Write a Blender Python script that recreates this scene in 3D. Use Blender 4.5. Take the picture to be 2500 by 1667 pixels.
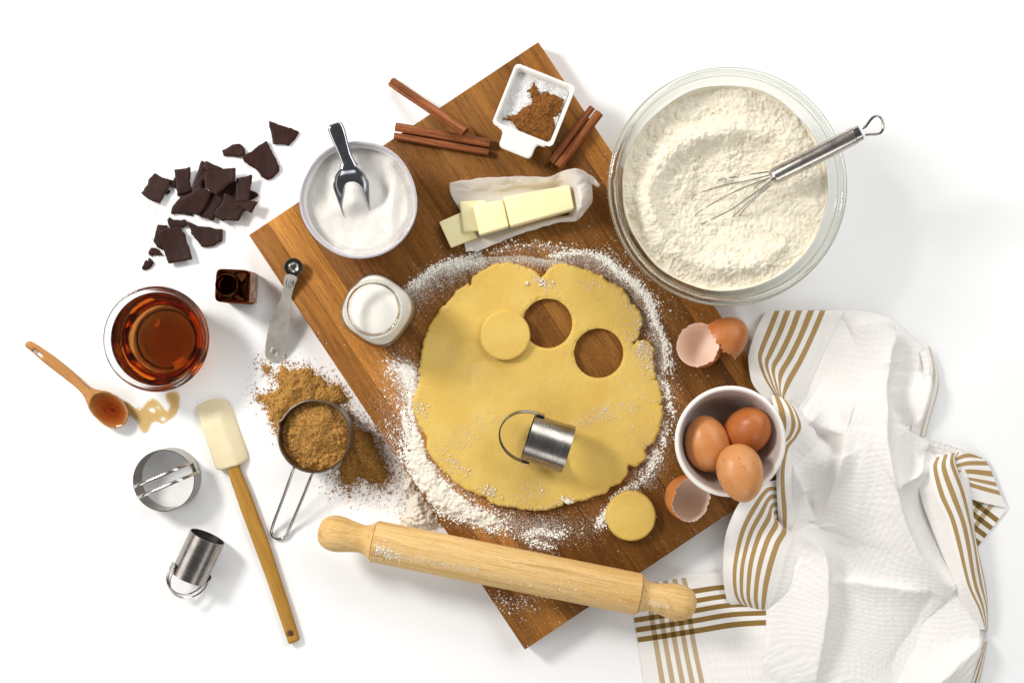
import bpy, math
import numpy as np
from mathutils import Vector, Matrix

for _o in list(bpy.data.objects):
    bpy.data.objects.remove(_o)
SC = bpy.context.scene
COL = SC.collection
rng = np.random.default_rng(11)
PI = math.pi

# ------------------------------------------------------------------ camera
S = 1.029 / 2500.0          # metres on the table per photograph pixel
HC = 1.25                   # camera height above the table
cam = bpy.data.cameras.new('camera')
cam.lens = 36.0 * HC / 1.029
cam.sensor_width = 36.0
cam.sensor_fit = 'HORIZONTAL'
cam.clip_start = 0.01
cam.clip_end = 100
camo = bpy.data.objects.new('camera', cam)
camo.location = (0, 0, HC)
COL.objects.link(camo)
SC.camera = camo

# ------------------------------------------------------------------ world and lamps
wd = bpy.data.worlds.new('World')
SC.world = wd
wd.use_nodes = True
wd.node_tree.nodes['Background'].inputs[0].default_value = (0.96, 0.98, 1.0, 1)
wd.node_tree.nodes['Background'].inputs[1].default_value = 0.14


def lamp(name, loc, power, size, col, shape='RECTANGLE', size_y=None, target=(0, 0, 0)):
    l = bpy.data.lights.new(name, 'AREA')
    l.energy = power
    l.shape = shape
    l.size = size
    if size_y:
        l.size_y = size_y
    l.color = col
    o = bpy.data.objects.new(name, l)
    o.location = loc
    o.rotation_euler = (Vector(target) - Vector(loc)).to_track_quat('-Z', 'Y').to_euler()
    COL.objects.link(o)
    return o


lamp('key_softbox', (-1.05, 0.60, 0.95), 21.0, 0.36, (1.0, 0.965, 0.91), 'DISK')
lamp('fill_softbox', (-1.75, -0.35, 1.15), 13.5, 1.5, (1.0, 0.985, 0.955), size_y=1.1)
lamp('fill_softbox', (0.25, 1.95, 1.2), 20.0, 1.7, (1.0, 0.992, 0.970), size_y=1.1)
lamp('fill_softbox', (1.30, 1.05, 1.6), 28.0, 1.6, (1.0, 0.992, 0.970), size_y=1.1)
lamp('fill_softbox', (0.3, -1.9, 1.2), 15.0, 1.7, (1.0, 0.992, 0.970), size_y=1.0)

SC.view_settings.view_transform = 'Standard'
SC.view_settings.look = 'None'
SC.view_settings.exposure = -0.2
SC.view_settings.gamma = 1.0
SC.view_settings.use_curve_mapping = False
SC.render.engine = 'CYCLES'
cy = SC.cycles
cy.max_bounces = 14
cy.transmission_bounces = 12
cy.transparent_max_bounces = 12
cy.diffuse_bounces = 6
cy.glossy_bounces = 5
cy.caustics_refractive = True
cy.caustics_reflective = True
cy.blur_glossy = 0.6
cy.sample_clamp_indirect = 6.0
cy.use_denoising = True


# ------------------------------------------------------------------ coordinates
def W(px, py, z=0.0):
    k = (HC - z) / HC
    return np.array([(px - 1250.0) * S * k, (833.5 - py) * S * k, z])


def WP(pts, z=0.0):
    p = np.asarray(pts, float)
    k = (HC - z) / HC
    return np.stack([(p[:, 0] - 1250.0) * S * k, (833.5 - p[:, 1]) * S * k], 1)


def zf(ox, oy, sc):
    """returns a converter from an enlarged view to photograph pixels"""
    return lambda pts: np.stack([ox + np.asarray(pts, float)[:, 0] / sc, oy + np.asarray(pts, float)[:, 1] / sc], 1)


def lin(c):
    c = np.asarray(c, float) / 255.0
    return tuple(np.where(c <= 0.04045, c / 12.92, ((c + 0.055) / 1.055) ** 2.4)) + (1.0,)


# ------------------------------------------------------------------ noise
_perm = np.random.default_rng(3).permutation(512) % 256
_perm = np.concatenate([_perm, _perm, _perm])
_grad = np.random.default_rng(4).normal(size=(256, 3))
_grad /= np.linalg.norm(_grad, axis=1)[:, None]


def perlin(x, y, z=0.0):
    x, y, z = np.broadcast_arrays(np.asarray(x, float), np.asarray(y, float), np.asarray(z, float))
    xi, yi, zi = np.floor(x).astype(int), np.floor(y).astype(int), np.floor(z).astype(int)
    xf, yf, zff = x - xi, y - yi, z - zi
    fu = lambda t: t * t * t * (t * (t * 6 - 15) + 10)
    u, v, w = fu(xf), fu(yf), fu(zff)
    out = 0
    for dx in (0, 1):
        for dy in (0, 1):
            for dz in (0, 1):
                h = _perm[(_perm[(_perm[(xi + dx) & 255] + yi + dy) & 255] + zi + dz) & 255]
                g = _grad[h]
                d = g[..., 0] * (xf - dx) + g[..., 1] * (yf - dy) + g[..., 2] * (zff - dz)
                out = out + d * (u if dx else 1 - u) * (v if dy else 1 - v) * (w if dz else 1 - w)
    return out


def fbm(x, y, z=0.0, o=4, g=0.5):
    a, f, s = 1.0, 1.0, 0
    for i in range(o):
        s = s + a * perlin(x * f + 17.3 * i, y * f - 9.1 * i, z * f if not np.isscalar(z) else z + i * 3.7)
        a *= g
        f *= 2.03
    return s


def worley(x, y, seed=0):
    xi, yi = np.floor(x).astype(int), np.floor(y).astype(int)
    f1 = np.full(x.shape, 9.0)
    f2 = np.full(x.shape, 9.0)
    cid = np.zeros(x.shape)
    for dx in (-1, 0, 1):
        for dy in (-1, 0, 1):
            h = _perm[(_perm[(xi + dx + seed) & 255] + yi + dy) & 255]
            px = xi + dx + _grad[h][..., 0] * 0.5 + 0.5
            py = yi + dy + _grad[h][..., 1] * 0.5 + 0.5
            d = np.hypot(x - px, y - py)
            m = d < f1
            f2 = np.where(m, f1, np.minimum(f2, d))
            cid = np.where(m, h / 255.0, cid)
            f1 = np.where(m, d, f1)
    return f1, f2, cid


def sst(a, b, x):
    t = np.clip((x - a) / (b - a), 0, 1)
    return t * t * (3 - 2 * t)


# ------------------------------------------------------------------ curves
def cr(P, n, closed=False, axis=0):
    """Catmull-Rom resample of control values along an axis"""
    P = np.moveaxis(np.asarray(P, float), axis, 0)
    m = len(P)
    segs = m if closed else m - 1
    t = np.linspace(0, segs, n, endpoint=not closed)
    i = np.minimum(t.astype(int), segs - 1)
    f = (t - i).reshape((-1,) + (1,) * (P.ndim - 1))
    if closed:
        g = lambda k: P[(i + k) % m]
    else:
        E = np.concatenate([(2 * P[0] - P[1])[None], P, (2 * P[-1] - P[-2])[None]])
        g = lambda k: E[i + 1 + k]
    p0, p1, p2, p3 = g(-1), g(0), g(1), g(2)
    r = 0.5 * (2 * p1 + (p2 - p0) * f + (2 * p0 - 5 * p1 + 4 * p2 - p3) * f ** 2 + (3 * p1 - p0 - 3 * p2 + p3) * f ** 3)
    return np.moveaxis(r, 0, axis)


def rough(poly, step, amp, seed=0):
    """subdivide a closed outline and roughen it"""
    poly = np.asarray(poly, float)
    out = []
    for a, b in zip(poly, np.roll(poly, -1, 0)):
        k = max(1, int(np.hypot(*(b - a)) / step))
        for j in range(k):
            out.append(a + (b - a) * j / k)
    out = np.array(out)
    t = np.roll(out, -1, 0) - np.roll(out, 1, 0)
    nrm = np.stack([t[:, 1], -t[:, 0]], 1)
    nrm /= np.linalg.norm(nrm, axis=1)[:, None] + 1e-12
    q = out / step / 5
    return out + nrm * (amp * 1.6 * fbm(q[:, 0] + seed * 7.7, q[:, 1] - seed * 3.1, o=4, g=0.6))[:, None]


def poly_d(x, y, poly):
    """signed distance, positive inside"""
    sh = x.shape
    p = np.stack([x.ravel(), y.ravel()], 1)
    a = np.asarray(poly, float)
    b = np.roll(a, -1, 0)
    out = np.empty(len(p))
    ab = b - a
    L2 = (ab ** 2).sum(1) + 1e-18
    CH = 20000
    for s in range(0, len(p), CH):
        q = p[s:s + CH]
        dx = q[:, None, 0] - a[None, :, 0]
        dy = q[:, None, 1] - a[None, :, 1]
        t = np.clip((dx * ab[:, 0] + dy * ab[:, 1]) / L2, 0, 1)
        d = np.sqrt(((dx - t * ab[:, 0]) ** 2 + (dy - t * ab[:, 1]) ** 2).min(1))
        cond = (a[None, :, 1] > q[:, None, 1]) != (b[None, :, 1] > q[:, None, 1])
        xc = a[:, 0] + (q[:, None, 1] - a[None, :, 1]) * ab[:, 0] / np.where(np.abs(ab[:, 1]) < 1e-15, 1e-15, ab[:, 1])
        ins = (np.logical_and(cond, q[:, None, 0] < xc).sum(1) % 2) == 1
        out[s:s + CH] = np.where(ins, d, -d)
    return out.reshape(sh)


def dpoly(poly, holes=()):
    def f(x, y):
        d = poly_d(x, y, poly)
        for h in holes:
            if len(h) == 3:
                d = np.minimum(d, np.hypot(x - h[0], y - h[1]) - h[2])
            else:
                d = np.minimum(d, -poly_d(x, y, h))
        return d
    return f


def bbox(poly, m=0.003):
    p = np.asarray(poly)
    return (p[:, 0].min() - m, p[:, 0].max() + m, p[:, 1].min() - m, p[:, 1].max() + m)


def sheet(df, bb, res, ztop, zbot=None, snap=True, bottom=True):
    """solid slab over the region df>0: top ztop(x,y,d), bottom zbot(x,y,d), walls between"""
    xs = np.arange(bb[0], bb[1] + res, res)
    ys = np.arange(bb[2], bb[3] + res, res)
    X, Y = np.meshgrid(xs, ys)
    D = df(X, Y)
    if snap:
        ctr = (D[:-1, :-1] + D[1:, :-1] + D[:-1, 1:] + D[1:, 1:]) / 4 > 0
    else:
        ctr = (D[:-1, :-1] > 0) | (D[1:, :-1] > 0) | (D[:-1, 1:] > 0) | (D[1:, 1:] > 0)
    ny, nx = D.shape
    idx = np.arange(ny * nx).reshape(ny, nx)
    K = np.pad(ctr, 1)
    i, j = np.nonzero(ctr)
    a, b, c, d = idx[i, j], idx[i, j + 1], idx[i + 1, j + 1], idx[i + 1, j]
    quads = np.stack([a, b, c, d], 1)
    edges = np.concatenate([
        np.stack([a, b], 1)[~K[i, j + 1]], np.stack([b, c], 1)[~K[i + 1, j + 2]],
        np.stack([c, d], 1)[~K[i + 2, j + 1]], np.stack([d, a], 1)[~K[i + 1, j]]])
    x, y, dd = X.ravel().copy(), Y.ravel().copy(), D.ravel().copy()
    bv = np.unique(edges)
    if snap and len(bv):
        for _ in range(2):
            e = res * 0.25
            d0 = df(x[bv], y[bv])
            gx = (df(x[bv] + e, y[bv]) - df(x[bv] - e, y[bv])) / (2 * e)
            gy = (df(x[bv], y[bv] + e) - df(x[bv], y[bv] - e)) / (2 * e)
            g2 = np.maximum(gx * gx + gy * gy, 0.25)
            st = np.clip(-d0, -1.2 * res, 1.2 * res) / g2
            x[bv] += gx * st
            y[bv] += gy * st
        dd[bv] = 0
    dd = np.maximum(dd, 0)
    use = np.unique(quads)
    rm = np.full(ny * nx, -1)
    rm[use] = np.arange(len(use))
    x, y, dd = x[use], y[use], dd[use]
    T = np.stack([x, y, ztop(x, y, dd) + np.zeros_like(x)], 1)
    n = len(use)
    q = rm[quads]
    ed = rm[edges]
    if zbot is None:
        zbot = lambda x, y, d: np.zeros_like(x)
    B = np.stack([x, y, zbot(x, y, dd) + np.zeros_like(x)], 1)
    V = np.concatenate([T, B])
    F = [q]
    F.append(np.stack([ed[:, 0] + n, ed[:, 1] + n, ed[:, 1], ed[:, 0]], 1))
    if bottom:
        F.append(q[:, ::-1] + n)
    return V, np.concatenate(F)


def lathe(prof, n=96, rad=None, loop=False):
    """surface of revolution about z; prof = (r, z) list"""
    prof = np.asarray(prof, float)
    th = np.arange(n) * 2 * PI / n
    V, rows = [], []
    for r, z in prof:
        if r < 1e-7:
            rows.append([sum(len(v) for v in V)])
            V.append(np.array([[0, 0, z]]))
        else:
            s = sum(len(v) for v in V)
            rr = r * (rad(th, z) if rad else np.ones(n))
            rows.append(list(range(s, s + n)))
            V.append(np.stack([rr * np.cos(th), rr * np.sin(th), np.full(n, z)], 1))
    F = []
    pairs = list(zip(rows[:-1], rows[1:]))
    if loop:
        pairs.append((rows[-1], rows[0]))
    for A, B in pairs:
        if len(A) == 1 and len(B) == 1:
            continue
        for k in range(n):
            k2 = (k + 1) % n
            if len(A) == 1:
                F.append((A[0], B[k2], B[k]))
            elif len(B) == 1:
                F.append((A[k], A[k2], B[0]))
            else:
                F.append((A[k], A[k2], B[k2], B[k]))
    return np.concatenate(V), F


def tube(path, rad, n=12, caps=True, flat=None, box=None):
    """tube along a path; rad scalar or per-point; flat=(a,b) half sizes of a rounded strap"""
    P = np.asarray(path, float)
    m = len(P)
    T = np.gradient(P, axis=0)
    T /= np.linalg.norm(T, axis=1)[:, None]
    up = np.array([0, 0, 1.0]) if abs(T[0][2]) < 0.9 else np.array([1.0, 0, 0])
    N = np.cross(up, T[0])
    N /= np.linalg.norm(N)
    rad = np.broadcast_to(np.asarray(rad, float), (m,))
    th = np.arange(n) * 2 * PI / n
    V = []
    for k in range(m):
        N = N - T[k] * N.dot(T[k])
        N /= np.linalg.norm(N)
        B = np.cross(T[k], N)
        if box is not None:
            c = np.sign(np.cos(th)) * np.abs(np.cos(th)) ** box[0] * rad[k]
            s = np.sign(np.sin(th)) * np.abs(np.sin(th)) ** box[0] * rad[k] * box[1]
        elif flat is None:
            c, s = np.cos(th) * rad[k], np.sin(th) * rad[k]
        else:
            c = np.sign(np.cos(th)) * np.abs(np.cos(th)) ** 0.35 * flat[0]
            s = np.sign(np.sin(th)) * np.abs(np.sin(th)) ** 0.35 * flat[1]
        V.append(P[k] + c[:, None] * N + s[:, None] * B)
    V = np.concatenate(V)
    F = []
    for k in range(m - 1):
        for j in range(n):
            j2 = (j + 1) % n
            F.append((k * n + j, k * n + j2, (k + 1) * n + j2, (k + 1) * n + j))
    if caps:
        F.append(tuple(range(n))[::-1])
        F.append(tuple(range((m - 1) * n, m * n)))
    return V, F


def join(*parts):
    V, F, o = [], [], 0
    for v, f in parts:
        V.append(np.asarray(v, float))
        F += [tuple(int(i) + o for i in q) for q in f]
        o += len(v)
    return np.concatenate(V), F


def rbox(sx, sy, sz, r=0.001, k=3):
    """rounded box centred in x,y, standing on z=0"""
    import bmesh
    bm = bmesh.new()
    bmesh.ops.create_cube(bm, size=1)
    bmesh.ops.scale(bm, vec=(sx, sy, sz), verts=bm.verts)
    bmesh.ops.translate(bm, vec=(0, 0, sz / 2), verts=bm.verts)
    bmesh.ops.bevel(bm, geom=list(bm.edges), offset=r, segments=k, affect='EDGES', profile=0.5)
    bm.verts.index_update()
    V = np.array([v.co[:] for v in bm.verts])
    F = [tuple(v.index for v in f.verts) for f in bm.faces]
    bm.free()
    return V, F


def patch(ctrl, nu, nv, uvc=None):
    """smooth surface through a grid of control values (rows x cols x k)"""
    A = cr(cr(ctrl, nv, axis=0), nu, axis=1)
    V = A.reshape(-1, A.shape[-1])
    i, j = np.meshgrid(np.arange(nv - 1), np.arange(nu - 1), indexing='ij')
    a = (i * nu + j).ravel()
    F = np.stack([a, a + nu, a + nu + 1, a + 1], 1)
    return V, F


def rotm(rx=0, ry=0, rz=0):
    return np.array(Matrix.Rotation(rz, 3, 'Z') @ Matrix.Rotation(ry, 3, 'Y') @ Matrix.Rotation(rx, 3, 'X'))


def aim(zdir, spin=0.0):
    """rotation that takes +z to zdir"""
    z = Vector(zdir).normalized()
    q = Vector((0, 0, 1)).rotation_difference(z)
    return np.array((q.to_matrix() @ Matrix.Rotation(spin, 3, 'Z')))


# ------------------------------------------------------------------ grains
_ico = None


def grains(P, size, kind='oct', squash=0.75):
    """many small tumbled grains as one mesh"""
    P = np.asarray(P, float)
    n = len(P)
    size = np.broadcast_to(size, (n,))
    if kind == 'tet':
        bv = np.array([[1, 1, 1], [1, -1, -1], [-1, 1, -1], [-1, -1, 1]]) / 1.3
        bf = np.array([[0, 1, 2], [0, 3, 1], [0, 2, 3], [1, 3, 2]])
    elif kind == 'oct':
        bv = np.array([[1, 0, 0], [-1, 0, 0], [0, 1, 0], [0, -1, 0], [0, 0, 1], [0, 0, -1]], float)
        bf = np.array([[0, 2, 4], [2, 1, 4], [1, 3, 4], [3, 0, 4], [2, 0, 5], [1, 2, 5], [3, 1, 5], [0, 3, 5]])
    else:
        t = (1 + 5 ** 0.5) / 2
        bv = np.array([[-1, t, 0], [1, t, 0], [-1, -t, 0], [1, -t, 0], [0, -1, t], [0, 1, t], [0, -1, -t], [0, 1, -t],
                       [t, 0, -1], [t, 0, 1], [-t, 0, -1], [-t, 0, 1]]) / 1.9
        bf = np.array([[0, 11, 5], [0, 5, 1], [0, 1, 7], [0, 7, 10], [0, 10, 11], [1, 5, 9], [5, 11, 4], [11, 10, 2],
                       [10, 7, 6], [7, 1, 8], [3, 9, 4], [3, 4, 2], [3, 2, 6], [3, 6, 8], [3, 8, 9], [4, 9, 5],
                       [2, 4, 11], [6, 2, 10], [8, 6, 7], [9, 8, 1]])
    q = rng.normal(size=(n, 4))
    q /= np.linalg.norm(q, axis=1)[:, None]
    w, x, y, z = q.T
    R = np.stack([1 - 2 * (y * y + z * z), 2 * (x * y - z * w), 2 * (x * z + y * w),
                  2 * (x * y + z * w), 1 - 2 * (x * x + z * z), 2 * (y * z - x * w),
                  2 * (x * z - y * w), 2 * (y * z + x * w), 1 - 2 * (x * x + y * y)], 1).reshape(n, 3, 3)
    jit = 1 + 0.25 * rng.normal(size=(n, len(bv), 1))
    v = np.einsum('nij,nkj->nki', R, bv[None] * jit) * size[:, None, None]
    v[:, :, 2] *= squash
    v = v + P[:, None, :]
    F = bf[None] + (np.arange(n) * len(bv))[:, None, None]
    return v.reshape(-1, 3), F.reshape(-1, 3)


def joinA(*parts):
    """join meshes whose faces are arrays of one width"""
    V = np.concatenate([p[0] for p in parts])
    o = np.cumsum([0] + [len(p[0]) for p in parts[:-1]])
    F = np.concatenate([np.asarray(p[1]) + k for p, k in zip(parts, o)])
    return V, F


def along(pts, n, sig, bias=0.0, extra=0.0):
    """points scattered about a polyline (world xy); sig in metres, bias shifts to the left of travel"""
    p = np.asarray(pts, float)
    seg = np.linalg.norm(np.diff(p, axis=0), axis=1)
    c = np.concatenate([[0], np.cumsum(seg)])
    t = rng.uniform(0, c[-1], n)
    i = np.clip(np.searchsorted(c, t) - 1, 0, len(seg) - 1)
    f = ((t - c[i]) / seg[i])[:, None]
    q = p[i] * (1 - f) + p[i + 1] * f
    d = (p[i + 1] - p[i]) / seg[i][:, None]
    nrm = np.stack([-d[:, 1], d[:, 0]], 1)
    return q + nrm * (rng.normal(size=n) * sig + bias + extra)[:, None] + d * (rng.normal(size=n) * sig * 1.8)[:, None]


# ------------------------------------------------------------------ objects
def mesh_from(name, V, F):
    V = np.asarray(V, float)
    me = bpy.data.meshes.new(name)
    if isinstance(F, np.ndarray) and F.ndim == 2:
        w = F.shape[1]
        me.vertices.add(len(V))
        me.vertices.foreach_set('co', V.astype(np.float32).ravel())
        me.loops.add(F.size)
        me.loops.foreach_set('vertex_index', F.astype(np.int32).ravel())
        me.polygons.add(len(F))
        me.polygons.foreach_set('loop_start', (np.arange(len(F)) * w).astype(np.int32))
        me.update(calc_edges=True)
        me.validate()
    else:
        me.from_pydata([tuple(v) for v in V], [], [tuple(int(i) for i in f) for f in F])
        me.update()
    return me


def add(name, V, F, mats, parent=None, smooth=40, local=False, uv=None, mi=None, label=None, cat=None, group=None, kind=None):
    """one mesh object. Top-level: origin moved to the base centre. Part: V in world space unless local."""
    V = np.asarray(V, float).copy()
    loc = np.zeros(3)
    if parent is None:
        loc = np.array([(V[:, 0].min() + V[:, 0].max()) / 2, (V[:, 1].min() + V[:, 1].max()) / 2, V[:, 2].min()])
        V -= loc
    elif not local:
        p = parent
        off = np.zeros(3)
        while p is not None:
            off += np.array(p.location)
            p = p.parent
        V -= off
    me = mesh_from(name, V, F)
    for m in (mats if isinstance(mats, (list, tuple)) else [mats]):
        me.materials.append(m)
    if mi is not None:
        me.polygons.foreach_set('material_index', np.asarray(mi, np.int32))
    if smooth:
        me.polygons.foreach_set('use_smooth', np.ones(len(me.polygons), bool))
        if smooth < 180:
            me.set_sharp_from_angle(angle=math.radians(smooth))
    if uv is not None:
        lay = me.uv_layers.new(name='UVMap')
        li = np.empty(len(me.loops), np.int32)
        me.loops.foreach_get('vertex_index', li)
        lay.data.foreach_set('uv', np.asarray(uv, np.float32)[li].ravel())
    o = bpy.data.objects.new(name, me)
    o.location = loc
    COL.objects.link(o)
    if parent is not None:
        o.parent = parent
    tag(o, label, cat, group, kind)
    return o


def tag(o, label=None, cat=None, group=None, kind=None):
    if label:
        o['label'] = label
    if cat:
        o['category'] = cat
    if group:
        o['group'] = group
    if kind:
        o['kind'] = kind
    return o


def thing(name, loc, label, cat, group=None, rot=(0, 0, 0)):
    o = bpy.data.objects.new(name, None)
    o.empty_display_size = 0.02
    o.location = loc
    o.rotation_euler = rot
    COL.objects.link(o)
    return tag(o, label, cat, group)


def text_mesh(body, size, depth=0.0001):
    c = bpy.data.curves.new('text', 'FONT')
    c.body = body
    c.size = size
    c.extrude = depth
    c.align_x = 'CENTER'
    c.align_y = 'CENTER'
    o = bpy.data.objects.new('text', c)
    COL.objects.link(o)
    bpy.context.view_layer.update()
    me = bpy.data.meshes.new_from_object(o.evaluated_get(bpy.context.evaluated_depsgraph_get()))
    V = np.array([v.co[:] for v in me.vertices])
    F = [tuple(p.vertices) for p in me.polygons]
    bpy.data.objects.remove(o)
    bpy.data.meshes.remove(me)
    return V, F


# ------------------------------------------------------------------ materials
class NT:
    def __init__(self, name):
        self.m = bpy.data.materials.new(name)
        self.m.use_nodes = True
        self.t = self.m.node_tree
        self.n = self.t.nodes
        self.p = self.n['Principled BSDF']
        self.out = self.n['Material Output']

    def new(self, typ, **kw):
        nd = self.n.new(typ)
        for k, v in kw.items():
            if hasattr(nd, k):
                setattr(nd, k, v)
            else:
                nd.inputs[k.replace('_', ' ')].default_value = v
        return nd

    def link(self, a, b):
        self.t.links.new(a, b)

    def coord(self, scale=(1, 1, 1), which='Object', rnd=False):
        tc = self.new('ShaderNodeTexCoord')
        mp = self.new('ShaderNodeMapping')
        mp.inputs['Scale'].default_value = scale
        src = tc.outputs[which]
        if rnd:
            oi = self.new('ShaderNodeObjectInfo')
            ml = self.new('ShaderNodeVectorMath', operation='SCALE')
            cmb = self.new('ShaderNodeCombineXYZ')
            self.link(oi.outputs['Random'], cmb.inputs[0])
            self.link(oi.outputs['Random'], cmb.inputs[1])
            self.link(oi.outputs['Random'], cmb.inputs[2])
            self.link(cmb.outputs[0], ml.inputs[0])
            ml.inputs['Scale'].default_value = 3.7
            ad = self.new('ShaderNodeVectorMath', operation='ADD')
            self.link(src, ad.inputs[0])
            self.link(ml.outputs[0], ad.inputs[1])
            src = ad.outputs[0]
        self.link(src, mp.inputs['Vector'])
        return mp.outputs[0]

    def noise(self, vec, scale, detail=4, rough=0.55, dist=0.0):
        nd = self.new('ShaderNodeTexNoise')
        nd.inputs['Scale'].default_value = scale
        nd.inputs['Detail'].default_value = detail
        nd.inputs['Roughness'].default_value = rough
        nd.inputs['Distortion'].default_value = dist
        self.link(vec, nd.inputs['Vector'])
        return nd.outputs['Fac']

    def ramp(self, fac, stops):
        nd = self.new('ShaderNodeValToRGB')
        el = nd.color_ramp.elements
        while len(el) < len(stops):
            el.new(0.5)
        for e, (p, c) in zip(el, stops):
            e.position = p
            e.color = c if hasattr(c, '__len__') else (c, c, c, 1)
        self.link(fac, nd.inputs[0])
        return nd.outputs[0]

    def mix(self, fac, a, b, mode='MIX'):
        nd = self.new('ShaderNodeMix', data_type='RGBA', blend_type=mode)
        for sock, v in ((nd.inputs[0], fac), (nd.inputs[6], a), (nd.inputs[7], b)):
            if hasattr(v, 'links') or hasattr(v, 'is_output'):
                self.link(v, sock)
            else:
                sock.default_value = v
        return nd.outputs[2]

    def math(self, op, a, b=0.0, c=0.0):
        nd = self.new('ShaderNodeMath', operation=op)
        for sock, v in zip(nd.inputs, (a, b, c)):
            if hasattr(v, 'is_output'):
                self.link(v, sock)
            else:
                sock.default_value = v
        return nd.outputs[0]

    def bump(self, h, strength=0.3, dist=0.001):
        nd = self.new('ShaderNodeBump')
        nd.inputs['Strength'].default_value = strength
        nd.inputs['Distance'].default_value = dist
        self.link(h, nd.inputs['Height'])
        self.link(nd.outputs[0], self.p.inputs['Normal'])
        return nd

    def set(self, **kw):
        for k, v in kw.items():
            s = self.p.inputs[k.replace('_', ' ')]
            if hasattr(v, 'is_output'):
                self.link(v, s)
            else:
                s.default_value = v
        return self


def simple(name, c1, c2=None, rough=0.5, metal=0.0, ns=60, detail=5, bump=0.0, bs=400, bd=0.0008, scale=(1, 1, 1), spec=0.5, sss=0.0, sssr=(1, .6, .4), coat=0.0):
    t = NT(name)
    v = t.coord(scale)
    if c2 is not None:
        col = t.mix(t.ramp(t.noise(v, ns, detail), [(0.35, 0.0), (0.65, 1.0)]), lin(c1), lin(c2))
        t.set(Base_Color=col)
    else:
        t.set(Base_Color=lin(c1))
    t.set(Roughness=rough, Metallic=metal, Specular_IOR_Level=spec)
    if coat:
        t.set(Coat_Weight=coat, Coat_Roughness=0.05)
    if sss:
        t.set(Subsurface_Weight=sss, Subsurface_Radius=sssr, Subsurface_Scale=0.004)
    if bump:
        t.bump(t.noise(v, bs, 4, 0.65), bump, bd)
    return t.m


def wood(name, c1, c2, c3, axis=1, k=1.0, rough=0.45, objcol=False, ring=1.0, bumpy=0.12, gold=None):
    """long fibres along the given local axis"""
    t = NT(name)

    def sc(a, b):
        s = [a, a, a]
        s[axis] = b
        return tuple(s)
    v1 = t.coord(sc(1.0 * k, 0.10 * k), rnd=True)
    v2 = t.coord(sc(1.0 * k, 0.03 * k), rnd=True)
    v3 = t.coord(sc(1.0 * k, 0.14 * k), rnd=True)
    big = t.noise(v1, 24, 6, 0.62, 1.6)
    line = t.noise(v2, 120, 5, 0.62, 0.8)
    fib = t.noise(v2, 700, 4, 0.7)
    por = t.noise(v3, 750, 3, 0.65)
    base = t.mix(t.ramp(big, [(0.32, 0.0), (0.68, 1.0)]), lin(c1), lin(c2))
    if objcol:
        oi = t.new('ShaderNodeObjectInfo')
        base = t.mix(1.0, base, oi.outputs['Color'], 'MULTIPLY')
    base = t.mix(t.math('MULTIPLY', t.ramp(line, [(0.34, 1.0), (0.46, 0.0)]), 0.75 * ring), base, lin(c3))
    base = t.mix(t.ramp(fib, [(0.34, 0.45), (0.52, 0.0)]), base, lin(c3))
    base = t.mix(t.math('MULTIPLY', t.ramp(por, [(0.30, 1.0), (0.43, 0.0)]), 0.5), base, lin(c3))
    if gold:
        base = t.mix(t.math('MULTIPLY', t.ramp(t.noise(t.coord(sc(1.0, 0.8), rnd=True), 420, 3, 0.7, 0.5), [(0.52, 0.0), (0.70, 1.0)]), 0.16), base, lin(gold))
    t.set(Base_Color=base, Roughness=rough, Specular_IOR_Level=0.12)
    t.bump(t.mix(0.5, fib, por), bumpy, 0.0006)
    return t.m


def glassm(name, col=(1, 1, 1, 1), ior=1.47, rough=0.0, absorb=None, dens=0.0):
    t = NT(name)
    g = t.new('ShaderNodeBsdfGlass')
    g.inputs['Color'].default_value = col
    g.inputs['IOR'].default_value = ior
    g.inputs['Roughness'].default_value = rough
    t.link(g.outputs[0], t.out.inputs['Surface'])
    if absorb:
        a = t.new('ShaderNodeVolumeAbsorption')
        a.inputs['Color'].default_value = absorb
        a.inputs['Density'].default_value = dens
        t.link(a.outputs[0], t.out.inputs['Volume'])
    return t.m


def thinglass(name, tint=(0.97, 0.985, 0.975), edge=(0.62, 0.70, 0.65), absorb=None, dens=0.0, ior=1.47, rough=0.0):
    """clear wall or clear liquid: reflects by Fresnel, lets the rest of the light straight through, greener where seen edge-on"""
    t = NT(name)
    lw = t.new('ShaderNodeLayerWeight')
    lw.inputs['Blend'].default_value = 0.5
    tp = t.new('ShaderNodeBsdfTransparent')
    t.link(t.mix(t.math('POWER', lw.outputs['Facing'], 2.6), tuple(tint) + (1,), tuple(edge) + (1,)), tp.inputs['Color'])
    gl = t.new('ShaderNodeBsdfGlossy')
    gl.inputs['Roughness'].default_value = rough
    f0 = ((ior - 1) / (ior + 1)) ** 2
    m = t.new('ShaderNodeMixShader')
    t.link(t.math('MULTIPLY_ADD', t.math('POWER', lw.outputs['Facing'], 5.0), 1 - f0, f0), m.inputs[0])
    t.link(tp.outputs[0], m.inputs[1])
    t.link(gl.outputs[0], m.inputs[2])
    t.link(m.outputs[0], t.out.inputs['Surface'])
    if absorb:
        a = t.new('ShaderNodeVolumeAbsorption')
        a.inputs['Color'].default_value = absorb
        a.inputs['Density'].default_value = dens
        t.link(a.outputs[0], t.out.inputs['Volume'])
    return t.m


def brushed(name, c, rough=0.28, scale=(1, 1, 1), bump=0.08, ns=500, aniso=0.0):
    t = NT(name)
    v = t.coord(scale)
    n = t.noise(v, ns, 4, 0.7)
    sm = t.noise(t.coord(), 70, 4, 0.6)
    t.set(Base_Color=t.mix(t.ramp(sm, [(0.35, 0.0), (0.7, 1.0)]), lin(c), lin(np.array(c) * 0.86)), Metallic=1.0)
    t.set(Roughness=t.math('MULTIPLY_ADD', n, 0.22, rough - 0.1))
    if bump:
        t.bump(n, bump, 0.0002)
    return t.m
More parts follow.
